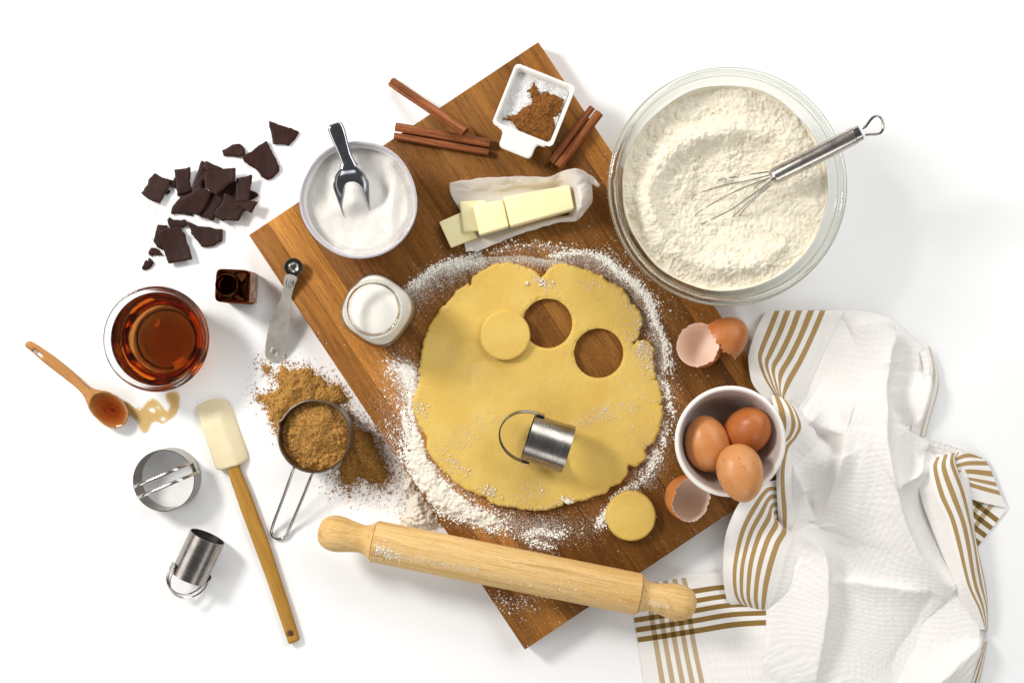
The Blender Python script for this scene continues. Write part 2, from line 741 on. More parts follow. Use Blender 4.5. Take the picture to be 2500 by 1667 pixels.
# ================================================================== materials
M_TABLE = simple('white_table', (249, 249, 250), (246, 247, 248), rough=0.55, ns=6, spec=0.2)
M_BOARD = wood('acacia', (174, 119, 58), (124, 78, 34), (58, 32, 13), axis=1, objcol=True, rough=0.55, ring=0.5, gold=(196, 142, 70))
M_MAPLE = wood('maple', (228, 194, 134), (212, 171, 106), (166, 118, 62), axis=0, rough=0.5, ring=0.8, bumpy=0.06)
M_BEECH = wood('beech', (190, 140, 86), (170, 118, 66), (122, 76, 36), axis=0, k=1.6, rough=0.55, ring=0.5)
M_OAK = wood('spatula_wood', (184, 141, 68), (164, 120, 52), (116, 78, 32), axis=0, k=1.6, rough=0.5, ring=0.6)


def dough_material():
    t = NT('cookie_dough')
    v = t.coord()
    a = t.noise(v, 26, 4)
    b = t.noise(v, 900, 3, 0.7)
    c = t.noise(v, 240, 4, 0.7)
    col = t.mix(t.ramp(a, [(0.3, 0.0), (0.7, 1.0)]), lin((219, 188, 104)), lin((208, 172, 86)))
    col = t.mix(t.ramp(b, [(0.52, 0.0), (0.72, 0.55)]), col, lin((228, 198, 122)))
    col = t.mix(t.ramp(b, [(0.28, 0.35), (0.42, 0.0)]), col, lin((168, 124, 44)))
    t.set(Base_Color=col, Roughness=0.6, Specular_IOR_Level=0.12, Subsurface_Weight=0.15, Subsurface_Radius=(1, 0.7, 0.3), Subsurface_Scale=0.003)
    t.bump(t.mix(0.5, b, c), 0.14, 0.0008)
    return t.m


M_DOUGH = dough_material()
M_FLOUR = simple('flour', (237, 230, 218), (228, 219, 204), rough=0.95, ns=300, spec=0.1, bump=0.35, bs=900, bd=0.0008)
M_FLOUR2 = simple('bowl_flour', (237, 230, 213), (228, 218, 196), rough=0.95, ns=120, spec=0.1, bump=0.35, bs=800, bd=0.0008)

# ================================================================== table
V = np.array([[-1.6, -1.3, 0], [1.6, -1.3, 0], [1.6, 1.3, 0], [-1.6, 1.3, 0], [-1.6, -1.3, -0.03], [1.6, -1.3, -0.03], [1.6, 1.3, -0.03], [-1.6, 1.3, -0.03]])
F = [(0, 1, 2, 3), (7, 6, 5, 4), (0, 4, 5, 1), (1, 5, 6, 2), (2, 6, 7, 3), (3, 7, 4, 0)]
add('table_top', V, F, M_TABLE, smooth=0, label='plain white table top under everything', kind='structure')

# ================================================================== cutting board
ZB = 0.022
bT, bL, bB = W(1313.8, 102, ZB), W(608, 575, ZB), W(1282, 1586, ZB)
vlong = bB - bL
vwide = bT - bL
LB, WB = np.linalg.norm(vlong), np.linalg.norm(vwide)
ang = math.atan2(-vlong[1], -vlong[0]) - PI / 2          # local +y runs up the long side
bc = (bT + bB) / 2
board = thing('cutting_board', (bc[0], bc[1], 0), 'large brown wooden cutting board under the rolled dough', 'cutting board', rot=(0, 0, ang))
seams = np.array([0, 54, 127, 215, 300, 400, 504, 597, 727, 790, 850]) / 850.0 * WB - WB / 2
tint = [(1.0, 0.95, 0.88), (1.34, 1.32, 1.16), (0.74, 0.71, 0.67), (0.60, 0.57, 0.54), (0.54, 0.51, 0.48), (0.60, 0.57, 0.54),
        (0.80, 0.79, 0.75), (0.72, 0.70, 0.66), (0.60, 0.58, 0.54), (1.16, 1.14, 1.04)]
for k in range(10):
    w = seams[k + 1] - seams[k] - 0.00012
    v, f = rbox(w, LB, ZB, 0.0005, 2)
    v[:, 0] += (seams[k] + seams[k + 1]) / 2
    o = add('plank', v, f, M_BOARD, parent=board, local=True, smooth=30)
    o.color = tint[k] + (1,)

# ================================================================== dough
zd = zf(920, 580, 2.1184)
DOUGH = [(852, 205), (880, 172), (915, 140), (955, 127), (1010, 140), (1060, 158), (1110, 172), (1130, 185), (1170, 195), (1195, 220), (1240, 245), (1275, 262), (1305, 305), (1310, 338), (1340, 345), (1360, 375), (1377, 430), (1370, 465), (1355, 520), (1332, 538), (1325, 555), (1345, 530), (1385, 527), (1420, 545), (1438, 575), (1432, 620), (1440, 680), (1447, 730), (1425, 735), (1455, 740), (1470, 790), (1480, 835), (1465, 865), (1480, 870), (1478, 930), (1462, 1000), (1440, 1060), (1395, 1085), (1390, 1110), (1398, 1130), (1380, 1160), (1340, 1185), (1305, 1180), (1300, 1215), (1285, 1245), (1250, 1275), (1210, 1290), (1200, 1310), (1180, 1325), (1110, 1345), (1080, 1360), (1030, 1370), (985, 1385), (968, 1365), (960, 1385), (930, 1400), (880, 1410), (820, 1413), (760, 1408), (700, 1395), (640, 1390), (590, 1375), (570, 1350), (530, 1335), (470, 1310), (440, 1295), (400, 1265), (350, 1215), (300, 1160), (270, 1120), (255, 1095), (262, 1040), (240, 1010), (215, 970), (200, 930), (190, 880), (182, 845), (200, 800), (215, 770), (217, 700), (222, 640), (235, 560), (250, 500), (285, 430), (325, 370), (370, 330), (410, 275), (460, 240), (475, 235), (478, 250), (485, 230), (490, 210), (540, 170), (590, 140), (640, 128), (680, 122), (720, 135), (760, 145), (800, 160), (835, 185)]
TD = 0.0062
dough_xy = rough(WP(zd(DOUGH), ZB + TD), 0.0011, 0.0013, 5)
h1 = W(1337, 789, ZB + TD)
h2 = W(1462, 862, ZB + TD)
RH = 60.3 * S * (HC - ZB) / HC


def dough_top(x, y, d):
    r = 0.0028
    t = np.clip(d / r, 0, 1)
    prof = 0.45 + 0.55 * np.sqrt(1 - (1 - t) ** 2)
    dh = np.minimum(np.hypot(x - h1[0], y - h1[1]), np.hypot(x - h2[0], y - h2[1])) - RH
    prof = np.where(dh < 0.004, np.maximum(prof, 0.86), prof)
    n = 0.00035 * fbm(x * 60, y * 60, o=3) + 0.00016 * fbm(x * 420, y * 420, 3.3, o=3)
    crack = np.exp(-np.clip(d, 0, 1) / 0.006) * 0.0022 * np.minimum(0, fbm(x * 300, y * 300, 1.7, o=3))
    return 0.0002 + TD * prof + n + crack


v, f = sheet(dpoly(dough_xy, [(h1[0], h1[1], RH), (h2[0], h2[1], RH)]), bbox(dough_xy), 0.0011, dough_top)
v[:, 2] += ZB
add('rolled_dough', v, f, M_DOUGH, smooth=60, label='flat sheet of yellow cookie dough with two round holes', cat='dough')


def cookie(px, py, z0, th, label, seed):
    c = W(px, py, z0 + th)
    R = RH * 1.005
    df = lambda x, y: R + 0.0002 * perlin(np.arctan2(y - c[1], x - c[0]) * 3, seed) - np.hypot(x - c[0], y - c[1])

    def top(x, y, d):
        t = np.clip(d / 0.0016, 0, 1)
        return th * (0.72 + 0.28 * np.sqrt(1 - (1 - t) ** 2)) + 0.0002 * fbm(x * 90, y * 90, seed, o=4)
    v, f = sheet(df, (c[0] - R - .003, c[0] + R + .003, c[1] - R - .003, c[1] + R + .003), 0.001, top)
    v[:, 2] += z0
    add('cut_cookie', v, f, M_DOUGH, smooth=60, label=label, cat='cookie', group='cut dough rounds')


cookie(1233.5, 818.5, ZB + TD + 0.0006, 0.0062, 'round of cut dough lying on the dough sheet beside a hole', 2.2)
cookie(1541, 1260, ZB + 0.0003, 0.0085, 'round of cut dough lying on the bare board by the rolling pin', 5.1)

# ================================================================== flour on the board
bp = lambda pts: WP(pts, ZB)
clump, dust = [], []


def stroke(pts, nc, nd, sig, big=0.0011, bias=0.0, dsig=None, dbias=0.0, z=None):
    p = WP(pts, ZB)
    if nc:
        nc = int(nc * 1.3)
        q = along(p, nc, sig, bias)
        s = np.minimum(big * np.exp(0.55 * rng.normal(size=nc)) * 0.42, 0.0011)
        clump.append(np.column_stack([q, np.full(nc, ZB if z is None else z) + s * 0.4, s]))
    if nd:
        nd = int(nd * 0.55)
        q = along(p, nd, sig * 0.5 if dbias else (dsig or sig * 2), 0.0)
        if dbias:
            q = along(p, nd, 0.0004, 0.0, np.sign(dbias) * np.abs(rng.normal(size=nd)) * (dsig + abs(dbias)) * 0.75)
        if dbias or (dsig or 0) > 0.0055:
            m_ = int(nd * 1.3)
            qf = along(p, m_, 0.0006, 0.0, np.sign(dbias) * np.abs(rng.normal(size=m_)) * (dsig + abs(dbias)) * 0.7) if dbias else along(p, m_, dsig * 0.8)
            sf = 0.00013 * np.exp(0.25 * rng.normal(size=m_))
            dust.append(np.column_stack([qf, np.full(m_, ZB) + sf * 0.4, sf]))
        s = 0.00022 * np.exp(0.35 * rng.normal(size=nd))
        dust.append(np.column_stack([q, np.full(nd, ZB if z is None else z) + s * 0.4, s]))


# arcs round the dough
stroke([(950, 755), (975, 722), (1010, 692), (1050, 660), (1085, 642), (1130, 632), (1172, 612)], 420, 9000, 0.0018, 0.0011, 0, 0.0065, -0.009)
stroke([(1010, 700), (1060, 662), (1100, 645), (1170, 640)], 320, 3000, 0.0022, 0.001)
stroke([(1200, 612), (1240, 598), (1290, 596), (1330, 598), (1400, 604)], 120, 900, 0.0028, 0.0012, 0, 0.008, -0.003)
stroke([(1090, 650), (1180, 628), (1280, 625), (1380, 640)], 30, 6500, 0.004, 0.0007, 0, 0.0065, -0.001)
stroke([(1345, 624), (1400, 617), (1440, 618), (1475, 632), (1510, 662), (1545, 690), (1572, 715), (1592, 755), (1604, 790), (1617, 822), (1625, 855), (1628, 900)], 1500, 12000, 0.0019, 0.0011, 0, 0.0068, -0.010)
stroke([(1470, 625), (1520, 668), (1560, 700), (1590, 740), (1600, 790)], 900, 2600, 0.0026, 0.0012)
stroke([(1450, 610), (1500, 615), (1540, 660), (1600, 720), (1640, 760)], 130, 800, 0.007, 0.0007)
for (x, y, n) in [(1631, 845, 60), (1636, 890, 60), (1628, 950, 55), (1640, 1000, 60), (1625, 1040, 45), (1620, 1075, 70), (1605, 1110, 90), (1588, 1130, 70), (1632, 960, 50), (1612, 930, 40)]:
    stroke([(x - 3, y - 12), (x + 3, y + 12)], n, 260, 0.0022, 0.0012, 0, 0.008)
stroke([(1622, 880), (1632, 960), (1630, 1060), (1590, 1130), (1545, 1190)], 120, 2500, 0.005, 0.0008, 0, 0.007, -0.006)
stroke([(1600, 1120), (1585, 1150), (1560, 1180), (1530, 1190), (1500, 1215), (1480, 1250), (1462, 1275)], 420, 2600, 0.0021, 0.0012, 0, 0.006, 0.003)
stroke([(1500, 1225), (1470, 1280)], 200, 300, 0.003, 0.0012)
stroke([(1280, 1305), (1320, 1298), (1350, 1305), (1380, 1300)], 260, 500, 0.0022, 0.0013)
stroke([(1290, 1320), (1330, 1332), (1345, 1336)], 140, 500, 0.0022, 0.0013)
stroke([(1220, 1290), (1300, 1305), (1400, 1300), (1470, 1270)], 90, 1700, 0.004, 0.0008, 0, 0.008)
stroke([(1245, 1270), (1300, 1285), (1380, 1280)], 20, 2600, 0.004, 0.0007, 0, 0.007)
# trail below the pin
stroke([(1215, 1462), (1260, 1475), (1310, 1465)], 130, 420, 0.005, 0.0011)
stroke([(1210, 1470), (1260, 1500), (1330, 1490)], 30, 260, 0.009, 0.0007)
# lower left scatter
stroke([(975, 880), (965, 930), (970, 990), (955, 1040), (975, 1110), (1010, 1150)], 260, 3500, 0.0075, 0.0009, 0, 0.012)
stroke([(948, 880), (955, 910), (965, 935)], 60, 200, 0.003, 0.0011)
stroke([(985, 905), (1000, 930), (1005, 975)], 700, 9000, 0.0045, 0.0007, 0, 0.0055)
stroke([(975, 900), (1012, 912)], 300, 2500, 0.0025, 0.0008, 0, 0.004)
stroke([(1000, 985), (1010, 1040), (1022, 1090), (1035, 1120)], 500, 2500, 0.002, 0.0011)
stroke([(985, 1000), (992, 1050), (1005, 1085)], 260, 1200, 0.0016, 0.001)
stroke([(1020, 1110), (1060, 1170), (1120, 1225), (1190, 1262), (1235, 1275)], 700, 6000, 0.006, 0.0012, 0, 0.010)
stroke([(1060, 1240), (1120, 1262), (1190, 1280), (1225, 1290)], 500, 1200, 0.0032, 0.0013)
stroke([(990, 1060), (985, 1100), (1000, 1150)], 260, 900, 0.005, 0.0013)
# loose specks over the board
_n = 1500
q = np.column_stack([rng.uniform(-WB / 2, WB / 2, _n), rng.uniform(-LB / 2, LB * 0.28, _n)])
ca, sa = math.cos(ang), math.sin(ang)
q = np.column_stack([q[:, 0] * ca - q[:, 1] * sa + bc[0], q[:, 0] * sa + q[:, 1] * ca + bc[1]])
s = 0.00028 * np.exp(0.4 * rng.normal(size=_n))
dust.append(np.column_stack([q, np.full(_n, ZB) + s * 0.4, s]))


def on_board(a):
    dx, dy = a[:, 0] - bc[0], a[:, 1] - bc[1]
    lx, ly = dx * ca + dy * sa, -dx * sa + dy * ca
    return (np.abs(lx) < WB / 2 - 0.0005) & (np.abs(ly) < LB / 2 - 0.0005)


clump = np.concatenate(clump)
dust = np.concatenate(dust)
for nm in ('clump', 'dust'):
    a = globals()[nm]
    a = a[on_board(a)]
    d = dpoly(dough_xy)(a[:, 0], a[:, 1])
    globals()[nm] = a[d < 0.0003]

# heaps swept together at the lower left
HEAP = [(1005, 1040), (1024, 1050), (1034, 1075), (1052, 1115), (1085, 1165), (1130, 1205), (1170, 1235), (1225, 1262), (1232, 1284), (1190, 1292), (1140, 1280), (1085, 1262), (1045, 1232), (1012, 1188), (990, 1150), (980, 1120), (988, 1085)]
hp = bp(HEAP)


def heap_d(x, y):
    return poly_d(x, y, hp) + 0.0085 * fbm(x * 130, y * 130, 4.2, o=5, g=0.66) - 0.0042


def lumps(x, y, s, a):
    f1, f2, c = worley(x * s, y * s)
    return a * (np.clip(1 - f1 * 1.25, 0, 1) ** 0.7) * (0.4 + 0.9 * c)


def heap_top(x, y, d):
    t = np.clip(d / 0.009, 0, 1)
    return 0.0001 + 0.0028 * t ** 0.8 * (0.75 + 0.8 * fbm(x * 95, y * 95, 8.1, o=4)) + sst(0, .002, d) * (lumps(x, y, 360, 0.0015) + lumps(x + 1, y, 800, 0.0006))


v1, f1_ = sheet(heap_d, bbox(hp, 0.006), 0.0009, heap_top, snap=False, bottom=False)
v1[:, 2] += ZB + 0.0001
ok = on_board(v1)
keep = ok[f1_].all(1)
f1_ = f1_[keep]
dust_v, dust_f = joinA(grains(dust[:, :3], dust[:, 3], 'tet', 0.7), grains(clump[:, :3], clump[:, 3], 'ico', 0.75))
M_DUST = simple('flour_dust', (250, 247, 240), rough=1.0, spec=0.0)
add('flour_dusting', dust_v, dust_f, M_DUST, smooth=0, label='white flour sprinkled in arcs on the board around the dough', cat='flour', kind='stuff')
add('flour_heap', v1, f1_, M_FLOUR, smooth=180, label='loose heap of flour swept to the lower left of the dough', cat='flour', kind='stuff')

# flour that fell over the edge on to the table
SP = [(1004, 1158), (1016, 1180), (1030, 1202), (1045, 1226), (1060, 1248), (1074, 1270), (1082, 1284), (1040, 1292), (985, 1290), (978, 1268), (990, 1250), (1000, 1226), (1010, 1208), (984, 1196), (986, 1176)]
sp = WP(SP, 0.004)
v, f = sheet(lambda x, y: poly_d(x, y, sp) + 0.0035 * fbm(x * 150, y * 150, 2.2, o=4, g=0.6), bbox(sp, 0.005), 0.0009,
             lambda x, y, d: 0.0003 + 0.010 * np.clip(d / 0.012, 0, 1) ** 0.8 * (0.8 + 0.6 * fbm(x * 120, y * 120, 3.1, o=4)) + sst(0, .002, d) * (lumps(x, y, 300, 0.002) + lumps(x, y + 2, 650, 0.0008)), snap=False, bottom=False)
g = along(WP([(975, 1120), (990, 1170), (985, 1230), (990, 1285)], 0), 500, 0.006)
gs = 0.0005 * np.exp(0.5 * rng.normal(size=500))
gv, gf = grains(np.column_stack([g, gs * 0.4, gs]), gs, 'oct')if False else grains(np.column_stack([g, gs * 0.4]), gs, 'oct')
V, F = join((v, f), (gv, gf))
add('spilled_flour', V, F, M_FLOUR, smooth=180, label='small spill of flour on the table against the board edge above the rolling pin', cat='flour', kind='stuff')

# flour specks on the dough itself
zt = ZB + TD + 0.0004
dd = []


def dstroke(pts, n, sig, s0):
    n = int(n * 1.7)
    q = along(WP(pts, zt), n, sig)
    s = s0 * np.exp(0.45 * rng.normal(size=n))
    dd.append(np.column_stack([q, np.full(n, zt) + s * 0.3, s]))


dstroke([(1090, 860), (1150, 900)], 260, 0.010, 0.00026)
dstroke([(1560, 830), (1590, 880)], 320, 0.007, 0.0005)
dstroke([(1540, 690), (1570, 800)], 300, 0.010, 0.00035)
dstroke([(1440, 1010), (1560, 990)], 220, 0.006, 0.0003)
dstroke([(1390, 1040), (1480, 1010)], 140, 0.004, 0.0003)
dstroke([(1060, 1100), (1200, 1030)], 320, 0.007, 0.0003)
dstroke([(1100, 1125), (1120, 1140)], 60, 0.004, 0.0005)
dstroke([(1180, 1195), (1195, 1200)], 50, 0.003, 0.0007)
dstroke([(1270, 1210), (1330, 1190)], 140, 0.006, 0.00035)
dstroke([(1300, 600), (1330, 690)], 60, 0.006, 0.0003)
dstroke([(1315, 688), (1330, 694)], 50, 0.003, 0.0006)
dstroke([(1432, 692), (1440, 694)], 30, 0.003, 0.0005)
dstroke([(1025, 990), (1030, 1000)], 30, 0.003, 0.0006)
dstroke([(1015, 850), (1070, 750), (1100, 700)], 120, 0.008, 0.0003)
dstroke([(1200, 1238), (1300, 1245), (1390, 1235)], 90, 0.004, 0.0005)
dstroke([(1385, 1226), (1400, 1236)], 50, 0.0025, 0.0012)
dstroke([(1500, 930), (1610, 960)], 200, 0.010, 0.00028)
dstroke([(1560, 1060), (1600, 1100)], 160, 0.009, 0.0003)
dstroke([(1050, 800), (1550, 1100)], 700, 0.07, 0.00024)
dd = np.concatenate(dd)
ddd = dpoly(dough_xy, [(h1[0], h1[1], RH), (h2[0], h2[1], RH)])(dd[:, 0], dd[:, 1])
dd = dd[ddd > 0.0015]
v, f = grains(dd[:, :3], dd[:, 3], 'oct', 0.6)
add('flour_specks', v, f, M_FLOUR, smooth=0, label='fine specks of flour scattered over the top of the dough sheet', cat='flour', kind='stuff')
# ================================================================== chocolate
def chocolate_material():
    t = NT('dark_chocolate')
    v = t.coord((1, 1, 1), rnd=True)
    vs = t.coord((1, 0.05, 1), rnd=True)
    a = t.noise(v, 60, 4)
    st = t.noise(vs, 420, 3, 0.6)
    sp = t.noise(v, 420, 2, 0.6)
    col = t.mix(t.ramp(a, [(0.3, 0.0), (0.7, 1.0)]), lin((52, 31, 27)), lin((42, 24, 20)))
    col = t.mix(t.ramp(st, [(0.5, 0.0), (0.75, 0.4)]), col, lin((72, 46, 39)))
    col = t.mix(t.ramp(sp, [(0.74, 0.0), (0.80, 0.8)]), col, lin((150, 112, 88)))
    t.set(Base_Color=col, Roughness=0.5, Specular_IOR_Level=0.12)
    t.bump(t.mix(0.5, st, a), 0.18, 0.0006)
    return t.m


M_CHOC = chocolate_material()
zc = zf(300, 260, 3.267)
CH = [
    (0, .02, [(1165, 122), (1215, 132), (1235, 145), (1280, 160), (1335, 172), (1404, 205), (1370, 260), (1318, 316), (1295, 305), (1240, 300), (1200, 297), (1185, 220)], 'chocolate shard lying apart at the upper right of the heap, nearest the metal scoop'),
    (0, -.03, [(958, 402), (1035, 360), (1060, 335), (1147, 280), (1180, 350), (1215, 410), (1245, 480), (1245, 515), (1190, 572), (1145, 585), (1105, 560), (1090, 530), (1060, 500), (1000, 465), (975, 445)], 'large kite shaped chocolate shard just left of the sugar bowl'),
    (0, .03, [(792, 352), (830, 335), (870, 310), (925, 297), (955, 318), (975, 350), (978, 385), (935, 405), (860, 398), (808, 393)], 'small rounded chocolate shard lying alone above the heap'),
    (0, .0, [(335, 710), (365, 660), (383, 678), (350, 705)], 'tiny chocolate splinter showing beneath the left square shard'),
    (0, .0, [(338, 580), (400, 590), (410, 572), (430, 570), (420, 650), (385, 640), (370, 610)], 'small chocolate chip wedged between the two left square shards'),
    (1.0, .06, [(157, 690), (200, 630), (215, 580), (255, 540), (310, 570), (375, 590), (360, 650), (330, 700), (295, 767), (230, 745), (180, 715)], 'square chocolate shard at the far left of the heap'),
    (0, 0, [(435, 690), (545, 660), (565, 640), (545, 690), (460, 718), (440, 715)], 'thin chocolate strip showing under the small upright square'),
    (1.2, .05, [(413, 512), (480, 505), (535, 488), (538, 545), (530, 590), (545, 670), (490, 685), (440, 692), (430, 640), (425, 560)], 'small upright square of chocolate with a pale fleck at the heap left'),
    (0, .0, [(565, 610), (590, 550), (625, 440), (650, 450), (660, 520), (665, 600), (640, 650), (580, 670)], 'tall pointed chocolate shard at the back of the heap'),
    (1.4, .04, [(635, 490), (668, 437), (720, 465), (790, 490), (795, 505), (740, 512), (680, 522)], 'narrow chocolate strip leaning on top at the back of the heap'),
    (0, .0, [(760, 700), (800, 640), (890, 590), (912, 650), (915, 750), (860, 745)], 'dark chocolate shard mostly hidden in the middle right of the heap'),
    (0, 0, [(392, 855), (400, 800), (470, 715), (540, 690), (555, 760), (560, 830), (545, 870), (500, 858), (440, 853)], 'triangular chocolate shard at the lower left of the heap'),
    (1.0, .02, [(550, 650), (600, 590), (632, 585), (630, 640), (610, 670), (560, 700)], 'short curled chocolate strip in the middle of the heap'),
    (0.9, -.02, [(610, 865), (650, 810), (700, 690), (760, 690), (815, 700), (800, 770), (740, 830), (735, 870), (720, 905), (660, 885)], 'brown scuffed chocolate shard at the lower middle of the heap'),
    (2.0, .06, [(472, 740), (500, 720), (560, 690), (605, 645), (640, 660), (700, 685), (680, 740), (650, 800), (605, 862), (560, 850), (520, 800), (480, 765)], 'pointed oval chocolate shard on top at the centre left of the heap'),
    (3.2, -.05, [(660, 525), (740, 512), (890, 495), (888, 590), (835, 625), (800, 660), (750, 703), (690, 660), (665, 630)], 'large flat chocolate shard on top of the heap, its uppermost piece'),
    (0, 0, [(1015, 670), (1050, 680), (1082, 708), (1030, 740), (1000, 755)], 'little chocolate point sticking out at the right of the heap'),
    (2.0, .05, [(730, 850), (800, 770), (815, 700), (850, 715), (900, 745), (905, 770), (960, 800), (980, 825), (950, 850), (920, 908), (830, 902), (800, 908), (745, 880)], 'broad chocolate shard at the lower right of the heap'),
    (2.1, .05, [(905, 580), (960, 570), (1028, 553), (1025, 600), (1010, 680), (1005, 750), (900, 770), (905, 690)], 'upright oblong chocolate shard at the right of the heap'),
    (3.1, .05, [(900, 770), (960, 765), (1005, 755), (1072, 762), (1050, 800), (1025, 850), (975, 820), (920, 795)], 'winged chocolate shard at the right foot of the oblong one'),
    (0, .02, [(278, 942), (347, 950), (345, 985), (310, 995), (315, 1060), (330, 1145), (275, 1120), (245, 1075), (260, 1010)], 'narrow chocolate shard tucked under the big lower square'),
    (0.3, .03, [(355, 905), (372, 880), (395, 905), (440, 905), (495, 902), (507, 925), (500, 962), (430, 962), (380, 970), (365, 940)], 'small jagged chocolate chip above the big lower square'),
    (1.2, -.03, [(298, 990), (350, 975), (450, 957), (470, 990), (495, 1020), (505, 1075), (530, 1130), (553, 1218), (460, 1235), (368, 1252), (345, 1190), (325, 1130), (300, 1060)], 'big square chocolate shard below the heap'),
    (0, .03, [(510, 930), (525, 920), (600, 955), (690, 962), (740, 978), (790, 980), (792, 1075), (750, 1090), (725, 1115), (630, 1118), (605, 1080), (575, 1050), (548, 1015), (545, 985)], 'wedge shaped chocolate shard right of the big lower square'),
    (0, 0, [(205, 1160), (230, 1122), (275, 1135), (315, 1185), (260, 1185), (210, 1190)], 'small flat chocolate crumb left of the big lower square'),
    (0, .06, [(152, 1280), (190, 1220), (195, 1250), (210, 1205), (245, 1245), (215, 1290), (175, 1308), (155, 1300)], 'lowest little chocolate crumb, nearest the syrup bowl'),
]
for k, (lay, tilt, pts, lab) in enumerate(CH):
    z0 = lay * 0.0031
    pw_ = WP(zc(pts), z0 + 0.002)
    pw_ = pw_.mean(0) + (pw_ - pw_.mean(0)) * (1.07 if 3 <= k <= 19 else 1.02)
    poly = rough(pw_, 0.0008, 0.00045, k)
    c = poly.mean(0)
    a = rng.uniform(0, 2 * PI)
    tx, ty = tilt * math.cos(a), tilt * math.sin(a)
    th = 0.0026 + 0.0008 * rng.random()
    cv = rng.uniform(-0.8, 0.8)
    ext = np.abs((poly - c) @ np.array([tx, ty])).max()
    pl = lambda x, y: ext + (x - c[0]) * tx + (y - c[1]) * ty + 0.6 * np.abs(cv) * 0.0 + 2.5 * (cv + .8) * ((x - c[0]) * math.sin(a) - (y - c[1]) * math.cos(a)) ** 2
    v, f = sheet(dpoly(poly), bbox(poly), 0.0011,
                 lambda x, y, d: z0 + pl(x, y) + th * (0.8 + 0.2 * np.sqrt(np.clip(d / 0.0009, 0, 1))) + 0.00022 * fbm(x * 160, y * 160, k, o=3),
                 lambda x, y, d: z0 + pl(x, y) + 0.0002)
    add('chocolate_shard', v, f, M_CHOC, smooth=50, label=lab, cat='chocolate', group='broken pieces of dark chocolate')
q = along(WP(zc([(160, 800), (260, 1000), (200, 1150), (180, 1100)])), 16, 0.006)
q2 = along(WP(zc([(400, 700), (760, 960), (1000, 900)])), 22, 0.012)
q = np.concatenate([q, q2])
v, f = grains(np.column_stack([q, np.full(len(q), 0.0003)]), 0.00045, 'ico')
add('chocolate_crumbs', v, f, M_CHOC, smooth=0, label='tiny chocolate crumbs sprinkled on the table around the shards', cat='crumbs', kind='stuff')

# ================================================================== amber bottle
M_AMBER = glassm('amber_glass', (0.42, 0.17, 0.06, 1), 1.5, 0.0, (0.72, 0.32, 0.10, 1), 220)
M_EXTRACT = simple('vanilla_extract', (34, 18, 10), rough=0.08, spec=0.5)
M_LABEL = NT('clear_label').set(Base_Color=lin((178, 138, 114)), Roughness=0.4, Alpha=0.62).m
M_PRINT = simple('label_print', (236, 222, 208), rough=0.6)
nb = W(551, 695, 0.07)
bot = thing('glass_bottle', (nb[0], nb[1], 0), 'small square amber glass bottle, open and dark, beside the chocolate', 'bottle', rot=(0, 0, math.radians(-3)))


def sqr(p):
    return lambda th, z: 1.0 / (np.abs(np.cos(th)) ** p(z) + np.abs(np.sin(th)) ** p(z)) ** (1.0 / p(z))


pw = lambda z: 7.0 if z < 0.0460 else (7.0 - 5.0 * min(1, (z - 0.0460) / 0.0035))
HS = 0.0163
out = [(0, 0.0006), (HS * .8, 0.0004), (HS * .95, 0.0012), (HS, 0.0035), (HS, 0.020), (HS, 0.040), (HS * .985, 0.0435), (HS * .94, 0.0452), (HS * .86, 0.0466), (0.0124, 0.0484), (0.0108, 0.0502), (0.0101, 0.0540), (0.0100, 0.0600), (0.0112, 0.0606), (0.0114, 0.062), (0.0104, 0.0635), (0.0104, 0.066), (0.0104, 0.0685), (0.0100, 0.0697)]
inn = [(0.0082, 0.0697), (0.0078, 0.0685), (0.0076, 0.054), (0.0084, 0.0478), (0.0112, 0.0455), (HS * .78, 0.0432), (HS * .84, 0.040), (HS * .85, 0.0365), (HS * .85, 0.006), (HS * .75, 0.0040), (0, 0.0038)]
v, f = lathe(out + inn, 80, sqr(pw))
add('body', v, f, M_AMBER, parent=bot, local=True, smooth=35)
v, f = lathe([(0, 0.0041), (HS * .74, 0.0043), (HS * .842, 0.0065), (HS * .842, 0.033), (HS * .80, 0.0328), (0, 0.0328)], 80, sqr(pw))
add('liquid', v, f, M_EXTRACT, parent=bot, local=True, smooth=35)
v, f = rbox(0.0001, 0.029, 0.036, 0.00003, 1)
v += (HS + 0.00012, 0, 0.003)
lab_ = add('clear_label', v, f, M_LABEL, parent=bot, local=True, smooth=0)
pr = []


def bar(y0, y1, z0, z1):
    q, g = rbox(0.00008, abs(y1 - y0), z1 - z0, 0.00002, 1)
    pr.append((q + (HS + 0.00026, (y0 + y1) / 2, z0), g))


# boxed word and short lines of tiny print (too small to read in the photograph)
bar(-0.0025, 0.0055, 0.0245, 0.0249)
bar(-0.0025, 0.0055, 0.0195, 0.0199)
bar(-0.0025, -0.0021, 0.0199, 0.0245)
bar(0.0051, 0.0055, 0.0199, 0.0245)
for k in range(4):
    y = -0.0014 + k * 0.0017
    bar(y, y + 0.0004, 0.0206, 0.0238)
    bar(y + 0.0004, y + 0.0011, 0.0220, 0.0223)
    if k % 2 == 0:
        bar(y + 0.0004, y + 0.0011, 0.0235, 0.0238)
for k in range(5):
    bar(-0.0098, -0.0040 + 0.0006 * (k % 2), 0.0100 + k * 0.0022, 0.0105 + k * 0.0022)
for k in range(3):
    bar(-0.006 + 0.001 * k, 0.002 + 0.001 * k, 0.029 + 0.0013 * k, 0.0294 + 0.0013 * k)
v, f = join(*pr)
add('printed_lettering', v, f, M_PRINT, parent=lab_, local=True, smooth=0)

